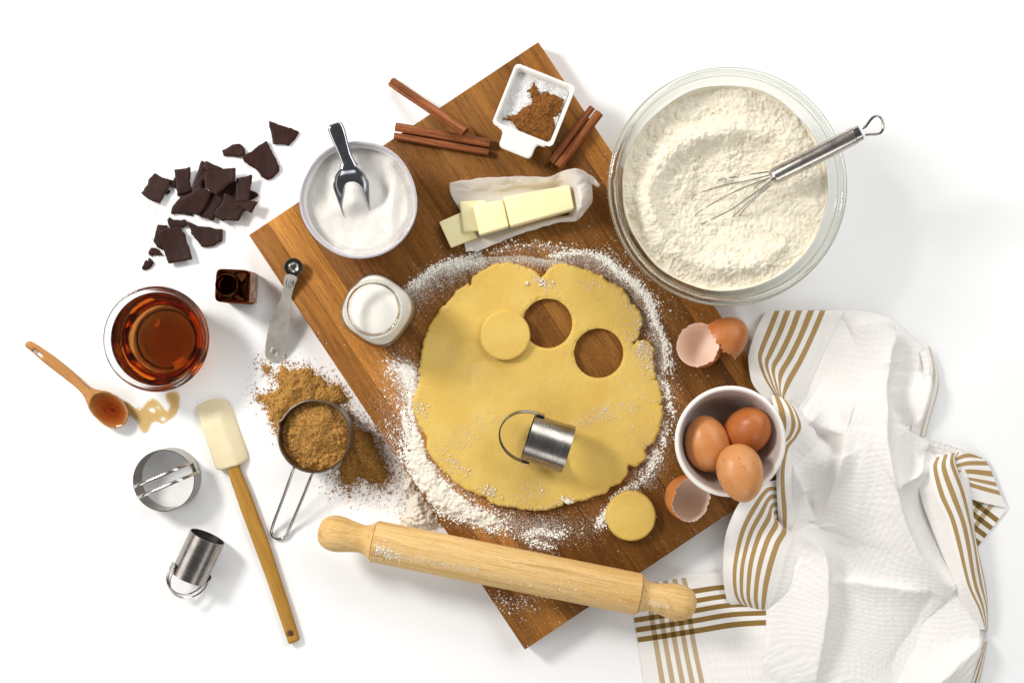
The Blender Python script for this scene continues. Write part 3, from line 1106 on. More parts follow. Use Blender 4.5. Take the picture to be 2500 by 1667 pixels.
# ================================================================== syrup bowl
M_GLASS = glassm('clear_glass', (0.985, 0.992, 0.988, 1), 1.47)
M_SYRUP = glassm('dark_syrup', (1, 1, 1, 1), 1.40, 0.0, (0.82, 0.52, 0.04, 1), 84)
M_THIN = thinglass('clear_thin_glass')
sb = W(382, 827.5, 0.048)
syr = thing('glass_dish', (sb[0], sb[1], 0), 'small clear glass bowl holding dark syrup at the left', 'bowl')
go = cr([(0.0300, 0.0), (0.0335, 0.0012), (0.0372, 0.007), (0.0425, 0.020), (0.0468, 0.035), (0.0492, 0.044), (0.0508, 0.0465), (0.0512, 0.0490), (0.0503, 0.0507)], 40)
gi = cr([(0.0485, 0.0507), (0.0470, 0.0490), (0.0455, 0.0450), (0.0440, 0.037), (0.0400, 0.022), (0.0345, 0.009), (0.0300, 0.0058), (0.0200, 0.0050)], 36)
v, f = lathe([(0, 0.0014), (0.026, 0.0012), (0.0285, 0.0)] + list(go) + list(gi) + [(0, 0.0050)], 128)
add('bowl', v, f, M_GLASS, parent=syr, local=True, smooth=60)
li = [(0, 0.0049), (0.0200, 0.0049), (0.0301, 0.0057), (0.0347, 0.009), (0.0402, 0.022), (0.0441, 0.0370), (0.0456, 0.0440), (0.0452, 0.0435), (0.0442, 0.0431), (0.0420, 0.0429), (0, 0.0429)]
v, f = lathe(li, 128)
v += (sb[0], sb[1], 0)
add('syrup_pool', v, f, M_SYRUP, smooth=40, label='dark amber syrup filling the small glass bowl', cat='syrup')

# ================================================================== wooden spoon with syrup
zw = zf(30, 620, 3.1365)
a0, a1 = W(*zw([(100, 690)])[0], 0.006), W(*zw([(745, 1195)])[0], 0.010)
an = math.atan2(a1[1] - a0[1], a1[0] - a0[0])


def local2(xy, c, a):
    d = np.asarray(xy) - np.asarray(c)[:2]
    ca_, sa_ = math.cos(a), math.sin(a)
    return np.stack([d[:, 0] * ca_ + d[:, 1] * sa_, -d[:, 0] * sa_ + d[:, 1] * ca_], 1)


spoon = thing('wooden_spoon', (a0[0], a0[1], 0), 'pale wooden spoon holding a little syrup, slot in its handle', 'spoon', rot=(0, 0, an))
SPO = [(95, 672), (125, 668), (165, 690), (300, 782), (450, 905), (560, 1000), (640, 1035), (740, 1055), (830, 1110), (882, 1185), (890, 1240), (862, 1300), (800, 1333), (720, 1315), (640, 1250), (590, 1180), (560, 1110), (510, 1050), (400, 965), (250, 850), (130, 747), (88, 712), (82, 690)]
so = cr(local2(WP(zw(SPO), 0.010), a0, an), 160, closed=True)
slot = cr(local2(WP(zw([(150, 742), (160, 732), (175, 736), (215, 768), (224, 782), (214, 792), (200, 785), (158, 757)]), 0.008), a0, an), 40, closed=True)
bcx = local2(WP(zw([(742, 1193)]), 0.012), a0, an)[0]
BA, BB = 0.0208, 0.0160


def sp_e(x, y):
    return np.hypot((x - bcx[0]) / BA, (y - bcx[1]) / BB)


def sp_mid(x):
    return 0.0045 + 0.0085 * sst(bcx[0] - 0.055, bcx[0] - 0.01, x)


def sp_top(x, y, d):
    t = np.clip(d / 0.004, 0, 1)
    z = sp_mid(x) + 0.0028 * np.sqrt(1 - (1 - t) ** 2) - 0.0028 + 0.0022
    e = sp_e(x, y)
    return np.where(e < 1, z - 0.0095 * (1 - e ** 2.2) ** 0.75, z)


def sp_bot(x, y, d):
    t = np.clip(d / 0.006, 0, 1)
    z = sp_mid(x) - 0.0032 * np.sqrt(1 - (1 - t) ** 2)
    e = np.clip(sp_e(x, y) / 1.2, 0, 1)
    return np.maximum(z - 0.0095 * (1 - e ** 2), 0.0002)


v, f = sheet(dpoly(so, [slot]), bbox(so), 0.0009, sp_top, sp_bot)
wb_ = add('spoon_body', v, f, M_BEECH, parent=spoon, local=True, smooth=50)
# stamped ring in the bowl
zs = sp_mid(bcx[0]) + 0.0022 - 0.0095
ringp = [(bcx[0] + 0.001 + 0.0066 * math.cos(t), bcx[1] + 0.0066 * math.sin(t), zs + 0.0010) for t in np.linspace(0, 2 * PI, 40)]
rv, rf = tube(ringp, 0.00014, 6, caps=False)
tv, tf = text_mesh('TSP', 0.0042)
tv = tv @ rotm(0, 0, -an - 0.3).T + (bcx[0] + 0.001, bcx[1], zs + 0.0008)
M_BURN = simple('burnt_mark', (104, 60, 28), rough=0.7)
v, f = join((rv, rf), (tv, tf))
add('stamped_mark', v, f, M_BURN, parent=wb_, local=True, smooth=0)
M_SYRUP2 = thinglass('spoon_syrup', (1, 1, 1), (1, 1, 1), (0.78, 0.44, 0.08, 1), 190, 1.45)
zl = sp_mid(bcx[0]) + 0.0022 - 0.0022
sl = 0.965
v, f = sheet(lambda x, y: (sl - sp_e(x, y)) * BB, (bcx[0] - .024, bcx[0] + .024, bcx[1] - .02, bcx[1] + .02), 0.0007,
             lambda x, y, d: zl + 0.0007 * np.exp(-d / 0.0012), lambda x, y, d: np.minimum(sp_top(x, y, d + 0.01) - 0.0001, zl - 0.0001))
R3 = rotm(0, 0, an)
add('syrup_spoonful', v @ R3.T + (a0[0], a0[1], 0), f, M_SYRUP2, smooth=50, label='brown syrup lying in the bowl of the wooden spoon', cat='syrup')

PU = [(862, 1130), (880, 1130), (920, 1160), (950, 1180), (1000, 1165), (1040, 1115), (1080, 1105), (1120, 1130), (1150, 1165), (1180, 1195), (1203, 1165), (1175, 1110), (1175, 1075), (1215, 1053), (1260, 1060), (1280, 1090), (1275, 1170), (1250, 1230), (1210, 1265), (1150, 1300), (1110, 1285), (1070, 1290), (1050, 1330), (1030, 1365), (1000, 1368), (975, 1340), (960, 1290), (930, 1260), (890, 1230), (868, 1180)]
pu = cr(WP(zw(PU), 0.0008), 200, closed=True)


def ell(cx, cy, rx, ry):
    t = np.linspace(0, 2 * PI, 28, endpoint=False)
    return WP(zw(np.stack([cx + rx * np.cos(t), cy + ry * np.sin(t)], 1)), 0.0008)


M_PUDDLE = thinglass('syrup_film', (1, 1, 1), (0.9, 0.8, 0.6), (0.82, 0.60, 0.08, 1), 420, 1.45)
v, f = sheet(dpoly(pu, [ell(1068, 1192, 20, 14), ell(1115, 1170, 8, 7), ell(1152, 1262, 15, 15)]), bbox(pu), 0.0008,
             lambda x, y, d: 0.0003 + 0.0014 * np.sqrt(1 - (1 - np.clip(d / 0.0030, 0, 1)) ** 2), lambda x, y, d: np.full_like(x, 0.0001))
add('syrup_puddle', v, f, M_PUDDLE, smooth=60, label='thin golden puddle of spilled syrup at the spoon tip', cat='syrup')

# ================================================================== spatula
zs8 = zf(300, 960, 2.45)
s0, s1 = W(*zs8([(575, 250)])[0], 0.006), W(*zs8([(1003, 1438)])[0], 0.005)
sa_ = math.atan2(s1[1] - s0[1], s1[0] - s0[0])
spat = thing('spatula', (s0[0], s0[1], 0), 'cream rubber spatula with a long flat wooden handle', 'spatula', rot=(0, 0, sa_))
BL = [(428, 80), (440, 70), (500, 42), (560, 30), (603, 36), (635, 60), (652, 104), (700, 240), (752, 385), (744, 402), (690, 430), (600, 455), (575, 461), (560, 450), (500, 275)]
bl = local2(WP(zs8(BL), 0.006), s0, sa_)
bl = rough(bl, 0.002, 0.0, 0)
for _ in range(2):
    bl = (np.roll(bl, 1, 0) + 2 * bl + np.roll(bl, -1, 0)) / 4
cA = local2(WP(zs8([(590, 175), (655, 430)]), 0.008), s0, sa_)
cB = local2(WP(zs8([(485, 215), (590, 175)]), 0.008), s0, sa_)
e1 = local2(WP(zs8([(650, 100), (752, 390)]), 0.004), s0, sa_)


def side(p, q, x, y):
    t = (q - p) / np.linalg.norm(q - p)
    return (x - p[0]) * (-t[1]) + (y - p[1]) * t[0]


def blade_top(x, y, d):
    r = side(e1[0], e1[1], x, y)
    r = r * np.sign(side(e1[0], e1[1], np.array([bl[:, 0].mean()]), np.array([bl[:, 1].mean()]))[0])
    rr = abs(side(e1[0], e1[1], cA[:1, 0], cA[:1, 1])[0])
    tipd = side(cB[0], cB[1], x, y)
    sg = np.sign(side(cB[0], cB[1], np.array([s1[0] * 0 + 0.1]), np.array([0.0]))[0])
    tipd = tipd * sg
    z1 = 0.0022 + 0.0080 * np.clip(r / rr, 0, 1)
    z2 = 0.0102 + 0.26 * np.minimum(tipd, 0)
    z = np.minimum(np.minimum(z1, z2), 0.0102)
    k = 0.0004
    z = -k * np.log(np.exp(-z1 / k) + np.exp(-np.maximum(z2, 0.003) / k) + np.exp(-0.0102 / k)) + k * 0.5
    t = np.clip(d / 0.0016, 0, 1)
    return z - 0.0014 * (1 - np.sqrt(1 - (1 - t) ** 2))


M_RUBBER = simple('cream_rubber', (226, 214, 180), (220, 206, 170), rough=0.42, ns=40, spec=0.4, sss=0.15, sssr=(1, .9, .6))
v, f = sheet(dpoly(bl), bbox(bl), 0.0011, blade_top, lambda x, y, d: np.full_like(x, 0.0004))
add('blade', v, f, M_RUBBER, parent=spat, local=True, smooth=50)
HN = [(616, 440), (684, 418), (745, 560), (800, 705), (880, 920), (940, 1110), (1000, 1290), (1055, 1468), (1050, 1478), (996, 1501), (988, 1494), (925, 1310), (860, 1120), (780, 905), (705, 705), (655, 560)]
hn = local2(WP(zs8(HN), 0.007), s0, sa_)
hh = local2(WP(zs8([(1003, 1438)]), 0.007), s0, sa_)[0]
v, f = sheet(dpoly(hn, [(hh[0], hh[1], 0.0029)]), bbox(hn), 0.0011,
             lambda x, y, d: 0.0012 + 0.0066 * np.sqrt(1 - (1 - np.clip(d / 0.0022, 0, 1)) ** 2) * (0.35) + 0.0044,
             lambda x, y, d: 0.0028 - 0.0024 * np.sqrt(1 - (1 - np.clip(d / 0.0022, 0, 1)) ** 2))
add('handle', v, f, M_OAK, parent=spat, local=True, smooth=45)

# ================================================================== cookie cutters
M_STEEL = brushed('brushed_steel', (168, 161, 154), 0.30, (1, 1, 0.04), 0.0, 300)
M_STEELX = brushed('brushed_steel_round', (172, 166, 160), 0.26, (1, 0.05, 0.05), 0.0, 300)
M_CHROME = brushed('polished_steel', (182, 178, 173), 0.18, (1, 1, 1), 0.0, 200)


def cutter_lying(name, p_open, p_handle, dia, length, z0, label, arc, spin, rim):
    """open metal cylinder on its side; local +x from the handle end to the open end"""
    a, b = np.asarray(p_handle), np.asarray(p_open)
    an_ = math.atan2(b[1] - a[1], b[0] - a[0])
    r = dia / 2
    t = thing(name, (a[0], a[1], z0), label, 'cookie cutter', 'steel cookie cutters', rot=(0, 0, an_))
    prof = [(r, 0), (r, length * .8), (r + rim, length * .8 + .0002), (r + rim, length), (r - .0007, length), (r - .0007, 0)]
    v, f = lathe(prof, 96, loop=True)
    v = np.stack([v[:, 2], v[:, 1], -v[:, 0] + r + rim], 1)
    v2, f2 = v, f
    add('ring', v, f, M_STEELX, parent=t, local=True, smooth=30)
    rails = []
    for s_ in (-1, 1):
        P = []
        for th in np.linspace(-0.5 * PI, 0.5 * PI, 40):
            P.append((-arc * math.cos(th) + 0.0, (r + 0.0012) * math.sin(th), 0.0))
        P = [(0.008, -(r + 0.0012), 0)] + P + [(0.008, (r + 0.0012), 0)]
        P = np.array(P)
        P[:, 2] += s_ * 0.0042
        P = P @ rotm(spin, 0, 0).T
        P[:, 2] += r + rim
        rails.append(tube(P, 0.001, 10, flat=(0.0007, 0.0013)))
    v, f = join(*rails)
    h = add('handle', v, f, M_CHROME, parent=t, local=True, smooth=40)
    for s_ in (-1, 1):
        v, f = rbox(0.008, 0.0016, 0.0115, 0.0004, 2)
        v += (0.005, s_ * (r + 0.0013), -0.00575)
        v = v @ rotm(spin, 0, 0).T
        v[:, 2] += r + rim
        add('mounting_plate', v, f, M_CHROME, parent=h, local=True, smooth=40)
    return t


ZD2 = ZB + TD + 0.0006
zq = zf(1200, 970, 7.8417)
pl_, pr_ = W(*zq([(700, 750)])[0], 0.052), W(*zq([(1462, 1000)])[0], 0.052)
cutter_lying('cookie_cutter', pr_, pl_, 0.0462, 0.0405, ZD2, 'steel cookie cutter lying on its side on the dough', 0.0280, 0.12, 0.0006)
po, ph = W(*zs8([(505, 862)])[0], 0.0175), W(*zs8([(393, 1098)])[0], 0.0175)
cutter_lying('cookie_cutter', po, ph, 0.0362, 0.0445, 0.0003, 'small steel cookie cutter lying on its side on the table below the ring cutter', 0.0200, 0.55, 0.0)

rc = W(398, 1173.5, 0.030)
rt = thing('cookie_cutter', (rc[0], rc[1], 0.0002), 'wide steel ring cutter standing upright on the table', 'cookie cutter', 'steel cookie cutters')
R1 = 0.0304
v, f = lathe([(R1, 0), (R1, 0.027), (R1 - 0.0008, 0.027), (R1 - 0.0008, 0)], 128, loop=True)
add('ring', v, f, M_STEEL, parent=rt, local=True, smooth=30)
ha = math.radians(23)
for s_ in (-1, 1):
    P = []
    for t in np.linspace(-1, 1, 50):
        e = abs(t) ** 5
        P.append(((R1 + 0.0014) * t, s_ * 0.0055, 0.046 - 0.0215 * e - 0.004 * t * t))
    P = [(-(R1 + 0.0014), s_ * 0.0055, 0.016)] + P + [((R1 + 0.0014), s_ * 0.0055, 0.016)]
    v, f = tube(np.array(P) @ rotm(0, 0, ha).T, 0.001, 12, flat=(0.0015, 0.0008))
    rl_ = add('handle_rail', v, f, M_CHROME, parent=rt, local=True, smooth=40)
    v, f = rbox(0.0012, 0.0135, 0.009, 0.0004, 2)
    v += (s_ * (R1 + 0.0009), 0, 0.013)
    add('mounting_plate', v @ rotm(0, 0, ha).T, f, M_CHROME, parent=rl_, local=True, smooth=40)
# seam plate inside the ring
v, f = rbox(0.0006, 0.007, 0.026, 0.0002, 1)
v += (-(R1 - 0.0012), 0.004, 0.0003)
add('seam', v, f, M_STEEL, parent=rt, local=True, smooth=30)

# ================================================================== measuring cup and brown sugar
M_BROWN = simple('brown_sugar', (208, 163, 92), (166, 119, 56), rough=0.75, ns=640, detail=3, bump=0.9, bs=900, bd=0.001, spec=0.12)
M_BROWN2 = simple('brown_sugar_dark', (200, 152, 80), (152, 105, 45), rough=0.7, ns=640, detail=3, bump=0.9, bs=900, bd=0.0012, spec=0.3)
z7 = zf(600, 860, 3.2675)
cc = W(*z7([(545, 670)])[0], 0.045)
cup = thing('measuring_cup', (cc[0], cc[1], 0.0), 'round steel measuring cup full of brown sugar, wire loop handle', 'measuring cup')
RC = 0.0350


def spout(th, z):
    d = (th - math.radians(159) + PI) % (2 * PI) - PI
    return 1 + 0.065 * np.exp(-(d / 0.075) ** 2) * sst(0.018, 0.044, np.array(z))


v, f = lathe([(0, 0.0002), (RC * .90, 0.0002), (RC * .96, 0.0015), (RC * .98, 0.006), (RC, 0.0445), (RC + .0006, 0.0450), (RC - .0004, 0.0452), (RC - .0009, 0.0445), (RC * .98 - .0008, 0.006), (RC * .94, 0.0022), (0, 0.0012)], 160, spout)
add('cup', v, f, M_STEEL, parent=cup, local=True, smooth=45)
HP = [(392, 900, .034), (382, 925, .036), (345, 1030, .030), (290, 1180, .020), (230, 1340, .009), (205, 1425, .004), (218, 1466, .003), (272, 1487, .0025), (322, 1462, .003), (352, 1395, .005), (410, 1260, .014), (465, 1130, .023), (515, 1005, .032), (532, 965, .036), (538, 945, .034)]
P = np.array([W(*z7([(a, b)])[0], c) for a, b, c in HP])
v, f = tube(cr(P, 90), 0.00155, 14)
add('wire_handle', v, f, M_CHROME, parent=cup, smooth=60)


def sugar_in(x, y, d):
    r = np.hypot(x - cc[0], y - cc[1])
    z = 0.034 + 0.010 * np.exp(-(((x - cc[0] - 0.003) / 0.016) ** 2 + ((y - cc[1] - 0.006) / 0.018) ** 2)) + 0.004 * fbm(x * 70, y * 70, 1.1, o=4)
    z = z + lumps(x, y, 170, 0.0032) * sst(-0.2, 0.25, perlin(x * 60 + 5, y * 60)) + lumps(x + 3, y, 480, 0.0010) + 0.0006 * fbm(x * 700, y * 700, o=2)
    z = z - 0.005 * sst(0.026, 0.0345, r) * (0.3 + 0.7 * sst(-0.3, 0.5, np.cos(np.arctan2(y - cc[1], x - cc[0]) - 3.4)))
    return np.minimum(z, 0.052)


rcin = RC - 0.0013
v, f = sheet(lambda x, y: rcin - np.hypot(x - cc[0], y - cc[1]), (cc[0] - RC, cc[0] + RC, cc[1] - RC, cc[1] + RC), 0.0007, sugar_in, lambda x, y, d: np.full_like(x, 0.028))
nb_ = 60
t_ = rng.uniform(-2.2, 0.3, nb_)
r_ = rng.uniform(0.016, 0.031, nb_)
bp_ = np.column_stack([cc[0] + r_ * np.cos(t_), cc[1] + r_ * np.sin(t_), np.full(nb_, 0.0)])
bp_[:, 2] = sugar_in(bp_[:, 0], bp_[:, 1], 0) + 0.0004
tb_ = rng.uniform(0, 2 * PI, 1500)
rb_ = 0.0325 * np.sqrt(rng.random(1500))
bq_ = np.column_stack([cc[0] + rb_ * np.cos(tb_), cc[1] + rb_ * np.sin(tb_), np.zeros(1500)])
bq_[:, 2] = sugar_in(bq_[:, 0], bq_[:, 1], 0) + 0.0002
fine_ = grains(bq_, 0.00055 * np.exp(0.35 * rng.normal(size=1500)), 'ico')
gv, gf = grains(bp_, 0.0014 * np.exp(0.45 * rng.normal(size=nb_)), 'ico', 0.9)
V, F = join((v, f), (gv, gf), fine_)
add('brown_sugar', V, F, M_BROWN2, smooth=180, label='lumpy brown sugar heaped in the steel measuring cup', cat='brown sugar', kind='stuff')


def pile(name, poly, hmax, seed, label, mat, ng, spread, thr=0.0, amp=0.007, rise=0.016):
    pl0 = WP(z7(poly), 0.003)

    def df(x, y):
        return poly_d(x, y, pl0) + amp * fbm(x * 95, y * 95, seed, o=5, g=0.62) - thr

    def top(x, y, d):
        return 0.0002 + hmax * np.clip(d / rise, 0, 1) ** 0.75 * (0.9 + 0.7 * fbm(x * 80, y * 80, seed + 3, o=4)) + sst(0, .0015, d) * (lumps(x, y, 300, 0.0013) + 0.0006 * fbm(x * 600, y * 600, seed, o=2))
    v, f = sheet(df, bbox(pl0, 0.008), 0.0009, top, snap=False, bottom=False)
    cl = np.vstack([pl0, pl0[:1]])
    q = np.concatenate([along(cl, ng * 2, spread * 0.8), along(cl, ng * 2, spread * 0.35)])
    dq = df(q[:, 0], q[:, 1])
    q = q[dq < 0.001]
    s = 0.00036 * np.exp(0.5 * rng.normal(size=len(q)))
    gv, gf = grains(np.column_stack([q, s * 0.5]), s, 'oct')
    tq = v[(v[:, 2] > 0.0008)]
    tq = tq[rng.choice(len(tq), min(len(tq), 1800), replace=False)] + (0, 0, 0.0002)
    V, F = join((v, f), (gv, gf), grains(tq, 0.0005 * np.exp(0.4 * rng.normal(size=len(tq))), 'ico'))
    add(name, V, F, mat, smooth=180, label=label, cat='brown sugar', kind='stuff')


pile('brown_sugar_spill', [(120, 92), (165, 130), (205, 165), (245, 180), (280, 110), (330, 95), (360, 150), (420, 135), (500, 130), (560, 185), (600, 190), (620, 240), (680, 265), (740, 260), (770, 310), (815, 365), (790, 390), (740, 400), (700, 440), (500, 420), (330, 520), (290, 600), (240, 640), (210, 580), (180, 500), (150, 430), (85, 355), (170, 330), (230, 310), (260, 260), (250, 215), (195, 170), (140, 130)],
     0.009, 2.0, 'pale spill of brown sugar on the table above the measuring cup', M_BROWN, 900, 0.007, 0.0008, 0.005)
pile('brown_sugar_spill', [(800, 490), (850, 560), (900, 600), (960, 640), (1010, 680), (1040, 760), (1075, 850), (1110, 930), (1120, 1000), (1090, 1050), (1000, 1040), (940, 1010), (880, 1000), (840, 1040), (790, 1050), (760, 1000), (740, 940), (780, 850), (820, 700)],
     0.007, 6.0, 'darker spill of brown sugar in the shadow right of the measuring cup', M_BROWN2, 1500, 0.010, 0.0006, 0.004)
q = np.concatenate([along(WP(z7([(640, 1040), (760, 1120), (900, 1190), (1100, 1200)])), 90, 0.010), along(WP(z7([(900, 500), (1000, 620), (1120, 820), (1180, 980)])), 260, 0.008), along(WP(z7([(700, 1080), (1000, 1130), (1180, 1050)])), 160, 0.008)])
q = q[~on_board(q)]
s = 0.00040 * np.exp(0.4 * rng.normal(size=len(q)))
v, f = grains(np.column_stack([q, s * 0.5]), s, 'oct')
add('brown_sugar_grains', v, f, M_BROWN2, smooth=0, label='loose brown sugar grains scattered on the table towards the board', cat='brown sugar', kind='stuff')

# ================================================================== measuring spoon
z6 = zf(600, 600, 5.2273)
MSP = [(515, 372), (480, 540), (440, 700), (360, 860), (300, 1030), (255, 1250), (250, 1390), (285, 1450), (350, 1478), (410, 1465), (465, 1400), (510, 1280), (550, 1080), (570, 900), (575, 740), (600, 600), (630, 500), (655, 400)]
p_end, p_bowl = W(*z6([(350, 1478)])[0], 0.002), W(*z6([(608, 275)])[0], 0.0315)
msp = thing('measuring_spoon', (p_end[0], p_end[1], 0), 'steel quarter teaspoon measuring spoon leaning on the board edge', 'measuring spoon')
mo = WP(z6(MSP), 0.014)
# each outline point is placed at the height the handle has there
ly0, ly1 = 1478.0, 372.0
zz = lambda yy: 0.0015 + (0.0300 - 0.0015) * np.clip((ly0 - yy) / (ly0 - ly1), 0, 1.05)
mo = np.array([W(*z6([p])[0], float(zz(p[1])))[:2] for p in MSP])
mo = cr(mo, 120, closed=True)
hc = W(*z6([(357, 1355)])[0], float(zz(1355)))
th_ = np.linspace(0, 2 * PI, 36, endpoint=False)
hole = np.array([W(*z6([(357 + 48 * math.cos(t), 1355 + 63 * math.sin(t))])[0], float(zz(1355)))[:2] for t in th_])
ax = (p_bowl - p_end)[:2]
LA = np.linalg.norm(ax)
ax /= LA
zsp = lambda x, y: 0.0012 + 0.0295 * np.clip(((x - p_end[0]) * ax[0] + (y - p_end[1]) * ax[1]) / (LA * 0.91), -0.05, 1.04)
v, f = sheet(dpoly(mo, [hole]), bbox(mo), 0.0009, lambda x, y, d: zsp(x, y) + 0.0012, lambda x, y, d: zsp(x, y))
M_SPOON = brushed('satin_steel', (214, 208, 198), 0.52, (1, 0.06, 1), 0.0, 600)
mh_ = add('handle', v, f, M_SPOON, parent=msp, smooth=30)
RS = 0.0086
arc_ = [(RS * math.sin(t), -RS * .92 * math.cos(t)) for t in np.linspace(0, PI / 2, 16)]
prof = [(r, z) for r, z in arc_] + [(RS + 0.0006, 0.0002), (RS + 0.0006, 0.0006), (RS - 0.0003, 0.0007)] + [((RS - .0007) * math.sin(t), -(RS - .0007) * .92 * math.cos(t)) for t in np.linspace(PI / 2, 0, 16)]
v, f = lathe(prof, 64)
v += (p_bowl[0], p_bowl[1], 0.0310)
add('bowl', v, f, M_CHROME, parent=msp, smooth=60)
M_ENGR = simple('engraved_ink', (58, 54, 52), rough=0.6)
tr = rotm(0, 0, -math.radians(14))
for body, pos, sz in (('1/4', (560, 470), 0.0078), ('TSP', (548, 524), 0.0042)):
    tv, tf = text_mesh(body, sz, 0.00006)
    tv = tv @ tr.T
    c0 = W(*z6([pos])[0], float(zz(pos[1])) + 0.001)
    tv[:, 0] += c0[0]
    tv[:, 1] += c0[1]
    tv[:, 2] += zsp(tv[:, 0], tv[:, 1]) + 0.00126
    add('engraved_lettering', tv, tf, M_ENGR, parent=mh_, smooth=0)
# a few sugar crystals stuck to the spoon end
q = along(WP(z6([(255, 1330), (275, 1400), (320, 1450)]), 0.003), 26, 0.0018)
v, f = grains(np.column_stack([q, zsp(q[:, 0], q[:, 1]) + 0.0014]), 0.0003, 'oct')
add('sugar_crumbs', v, f, M_BROWN, smooth=0, label='few brown sugar grains stuck on the measuring spoon handle end', cat='brown sugar', kind='stuff')
# ================================================================== cinnamon sticks
def cinnamon_material():
    t = NT('cinnamon_bark')
    v1 = t.coord((0.10, 1, 1), rnd=True)
    v2 = t.coord((0.03, 1, 1), rnd=True)
    a = t.noise(v1, 150, 5, 0.65, 1.2)
    b = t.noise(v2, 700, 4, 0.7)
    c = t.noise(t.coord((1, 1, 1), rnd=True), 420, 3, 0.6)
    col = t.mix(t.ramp(a, [(0.3, 0.0), (0.7, 1.0)]), lin((150, 84, 44)), lin((90, 46, 22)))
    col = t.mix(t.ramp(b, [(0.5, 0.0), (0.66, 0.8)]), col, lin((182, 116, 68)))
    col = t.mix(t.ramp(c, [(0.25, 0.6), (0.42, 0.0)]), col, lin((70, 28, 14)))
    t.set(Base_Color=col, Roughness=0.7, Specular_IOR_Level=0.25)
    t.bump(t.mix(0.5, b, c), 0.4, 0.0006)
    return t.m


M_CIN = cinnamon_material()


def scroll(r, turns, th, sgn, cy, start):
    """cross-section of a rolled bark sheet: outer line then inner line"""
    n = int(26 * turns)
    a = start + sgn * np.linspace(0, 2 * PI * turns, n)
    rr = r * np.linspace(1.0, max(0.35, 1 - 0.24 * turns), n)
    o = np.stack([cy + rr * np.cos(a), rr * np.sin(a)], 1)
    i = np.stack([cy + (rr - th) * np.cos(a), (rr - th) * np.sin(a)], 1)
    return np.concatenate([o, i[::-1]])


def stick(p0, p1, sections, label, seed):
    p0, p1 = np.asarray(p0), np.asarray(p1)
    L = np.linalg.norm(p1 - p0)
    d = (p1 - p0) / L
    yaw, pitch = math.atan2(d[1], d[0]), -math.asin(d[2])
    t = thing('cinnamon_stick', tuple(p0), label, 'cinnamon stick', 'cinnamon sticks', rot=(0, pitch, yaw))
    parts = []
    for k, sec in enumerate(sections):
        m = 36
        n = len(sec)
        xs = np.linspace(0, L, m)
        V = []
        for j, x in enumerate(xs):
            s = 1 + 0.06 * perlin(x * 40 + seed, k * 3.3) + 0.02 * perlin(x * 200, k + seed)
            c = sec.mean(0)
            off = 0.0005 * perlin(x * 25 + 9 * k, seed + 0.5)
            e = 0.0012 * perlin(np.arange(n) * 0.35, seed + k) if j in (0, m - 1) else 0
            V.append(np.column_stack([np.full(n, x) + e, (sec[:, 0] - c[0]) * s + c[0] + off, (sec[:, 1] - c[1]) * s + c[1]]))
        V = np.concatenate(V)
        F = []
        for j in range(m - 1):
            for i in range(n):
                i2 = (i + 1) % n
                F.append((j * n + i, (j + 1) * n + i, (j + 1) * n + i2, j * n + i2))
        h = n // 2
        for j in (0, m - 1):
            for i in range(h - 1):
                q = (j * n + i, j * n + i + 1, j * n + n - 2 - i, j * n + n - 1 - i)
                F.append(q if j == 0 else q[::-1])
        parts.append((V, F))
    V, F = join(*parts)
    add('bark_roll', V, F, M_CIN, parent=t, local=True, smooth=50)
    return t


z3 = zf(920, 80, 2.8)
one = [scroll(0.0055, 1.6, 0.0009, 1, 0, 2.2)]
two = [scroll(0.0050, 1.5, 0.0009, -1, 0.0036, 2.6), scroll(0.0038, 1.4, 0.0009, 1, -0.0052, 0.6)]
stick(W(*z3([(105, 337)])[0], 0.0058), W(*z3([(607, 682)])[0], 0.0395), one, 'single rolled cinnamon stick with one end propped on the board', 1.3)
stick(W(*z3([(125, 672)])[0], ZB + 0.0054), W(*z3([(768, 782)])[0], ZB + 0.0052), two, 'double rolled cinnamon stick lying below the propped one', 4.4)
stick(W(*z3([(1502, 535)])[0], ZB + 0.0054), W(*z3([(1220, 905)])[0], ZB + 0.0054), two, 'double rolled cinnamon stick at the board edge right of the white dish', 7.9)

# ================================================================== white pinch dish
M_CERAMIC = simple('white_ceramic', (238, 234, 229), rough=0.16, spec=0.5, coat=0.3)
ZT = ZB + 0.026
TLd, TRd, BRd, BLd = [W(*z3([p])[0], ZT) for p in ((948, 203), (1362, 368), (1198, 792), (788, 622))]
dc = (TLd + TRd + BRd + BLd) / 4
da = math.atan2((TRd - TLd)[1], (TRd - TLd)[0])
wA = (np.linalg.norm(TRd - TLd) + np.linalg.norm(BRd - BLd)) / 4
wB = (np.linalg.norm(TLd - BLd) + np.linalg.norm(TRd - BRd)) / 4
dish = thing('pinch_dish', (dc[0], dc[1], ZB), 'small square white ceramic dish with a tab handle', 'dish', rot=(0, 0, da))


def rsq(a, b, r, n=18):
    pts = []
    for cx, cy_, s in ((a - r, b - r, 0), (-a + r, b - r, PI / 2), (-a + r, -b + r, PI), (a - r, -b + r, 1.5 * PI)):
        for t in np.linspace(s, s + PI / 2, n):
            pts.append((cx + r * math.cos(t), cy_ + r * math.sin(t)))
    return np.array(pts)


def ring_stack(loops):
    n = len(loops[0][0])
    V = np.concatenate([np.column_stack([l, np.full(n, z)]) for l, z in loops])
    F = []
    for k in range(len(loops) - 1):
        for i in range(n):
            i2 = (i + 1) % n
            F.append((k * n + i, k * n + i2, (k + 1) * n + i2, (k + 1) * n + i))
    F.append(tuple(range(n))[::-1])
    F.append(tuple(range((len(loops) - 1) * n, len(loops) * n)))
    return V, F


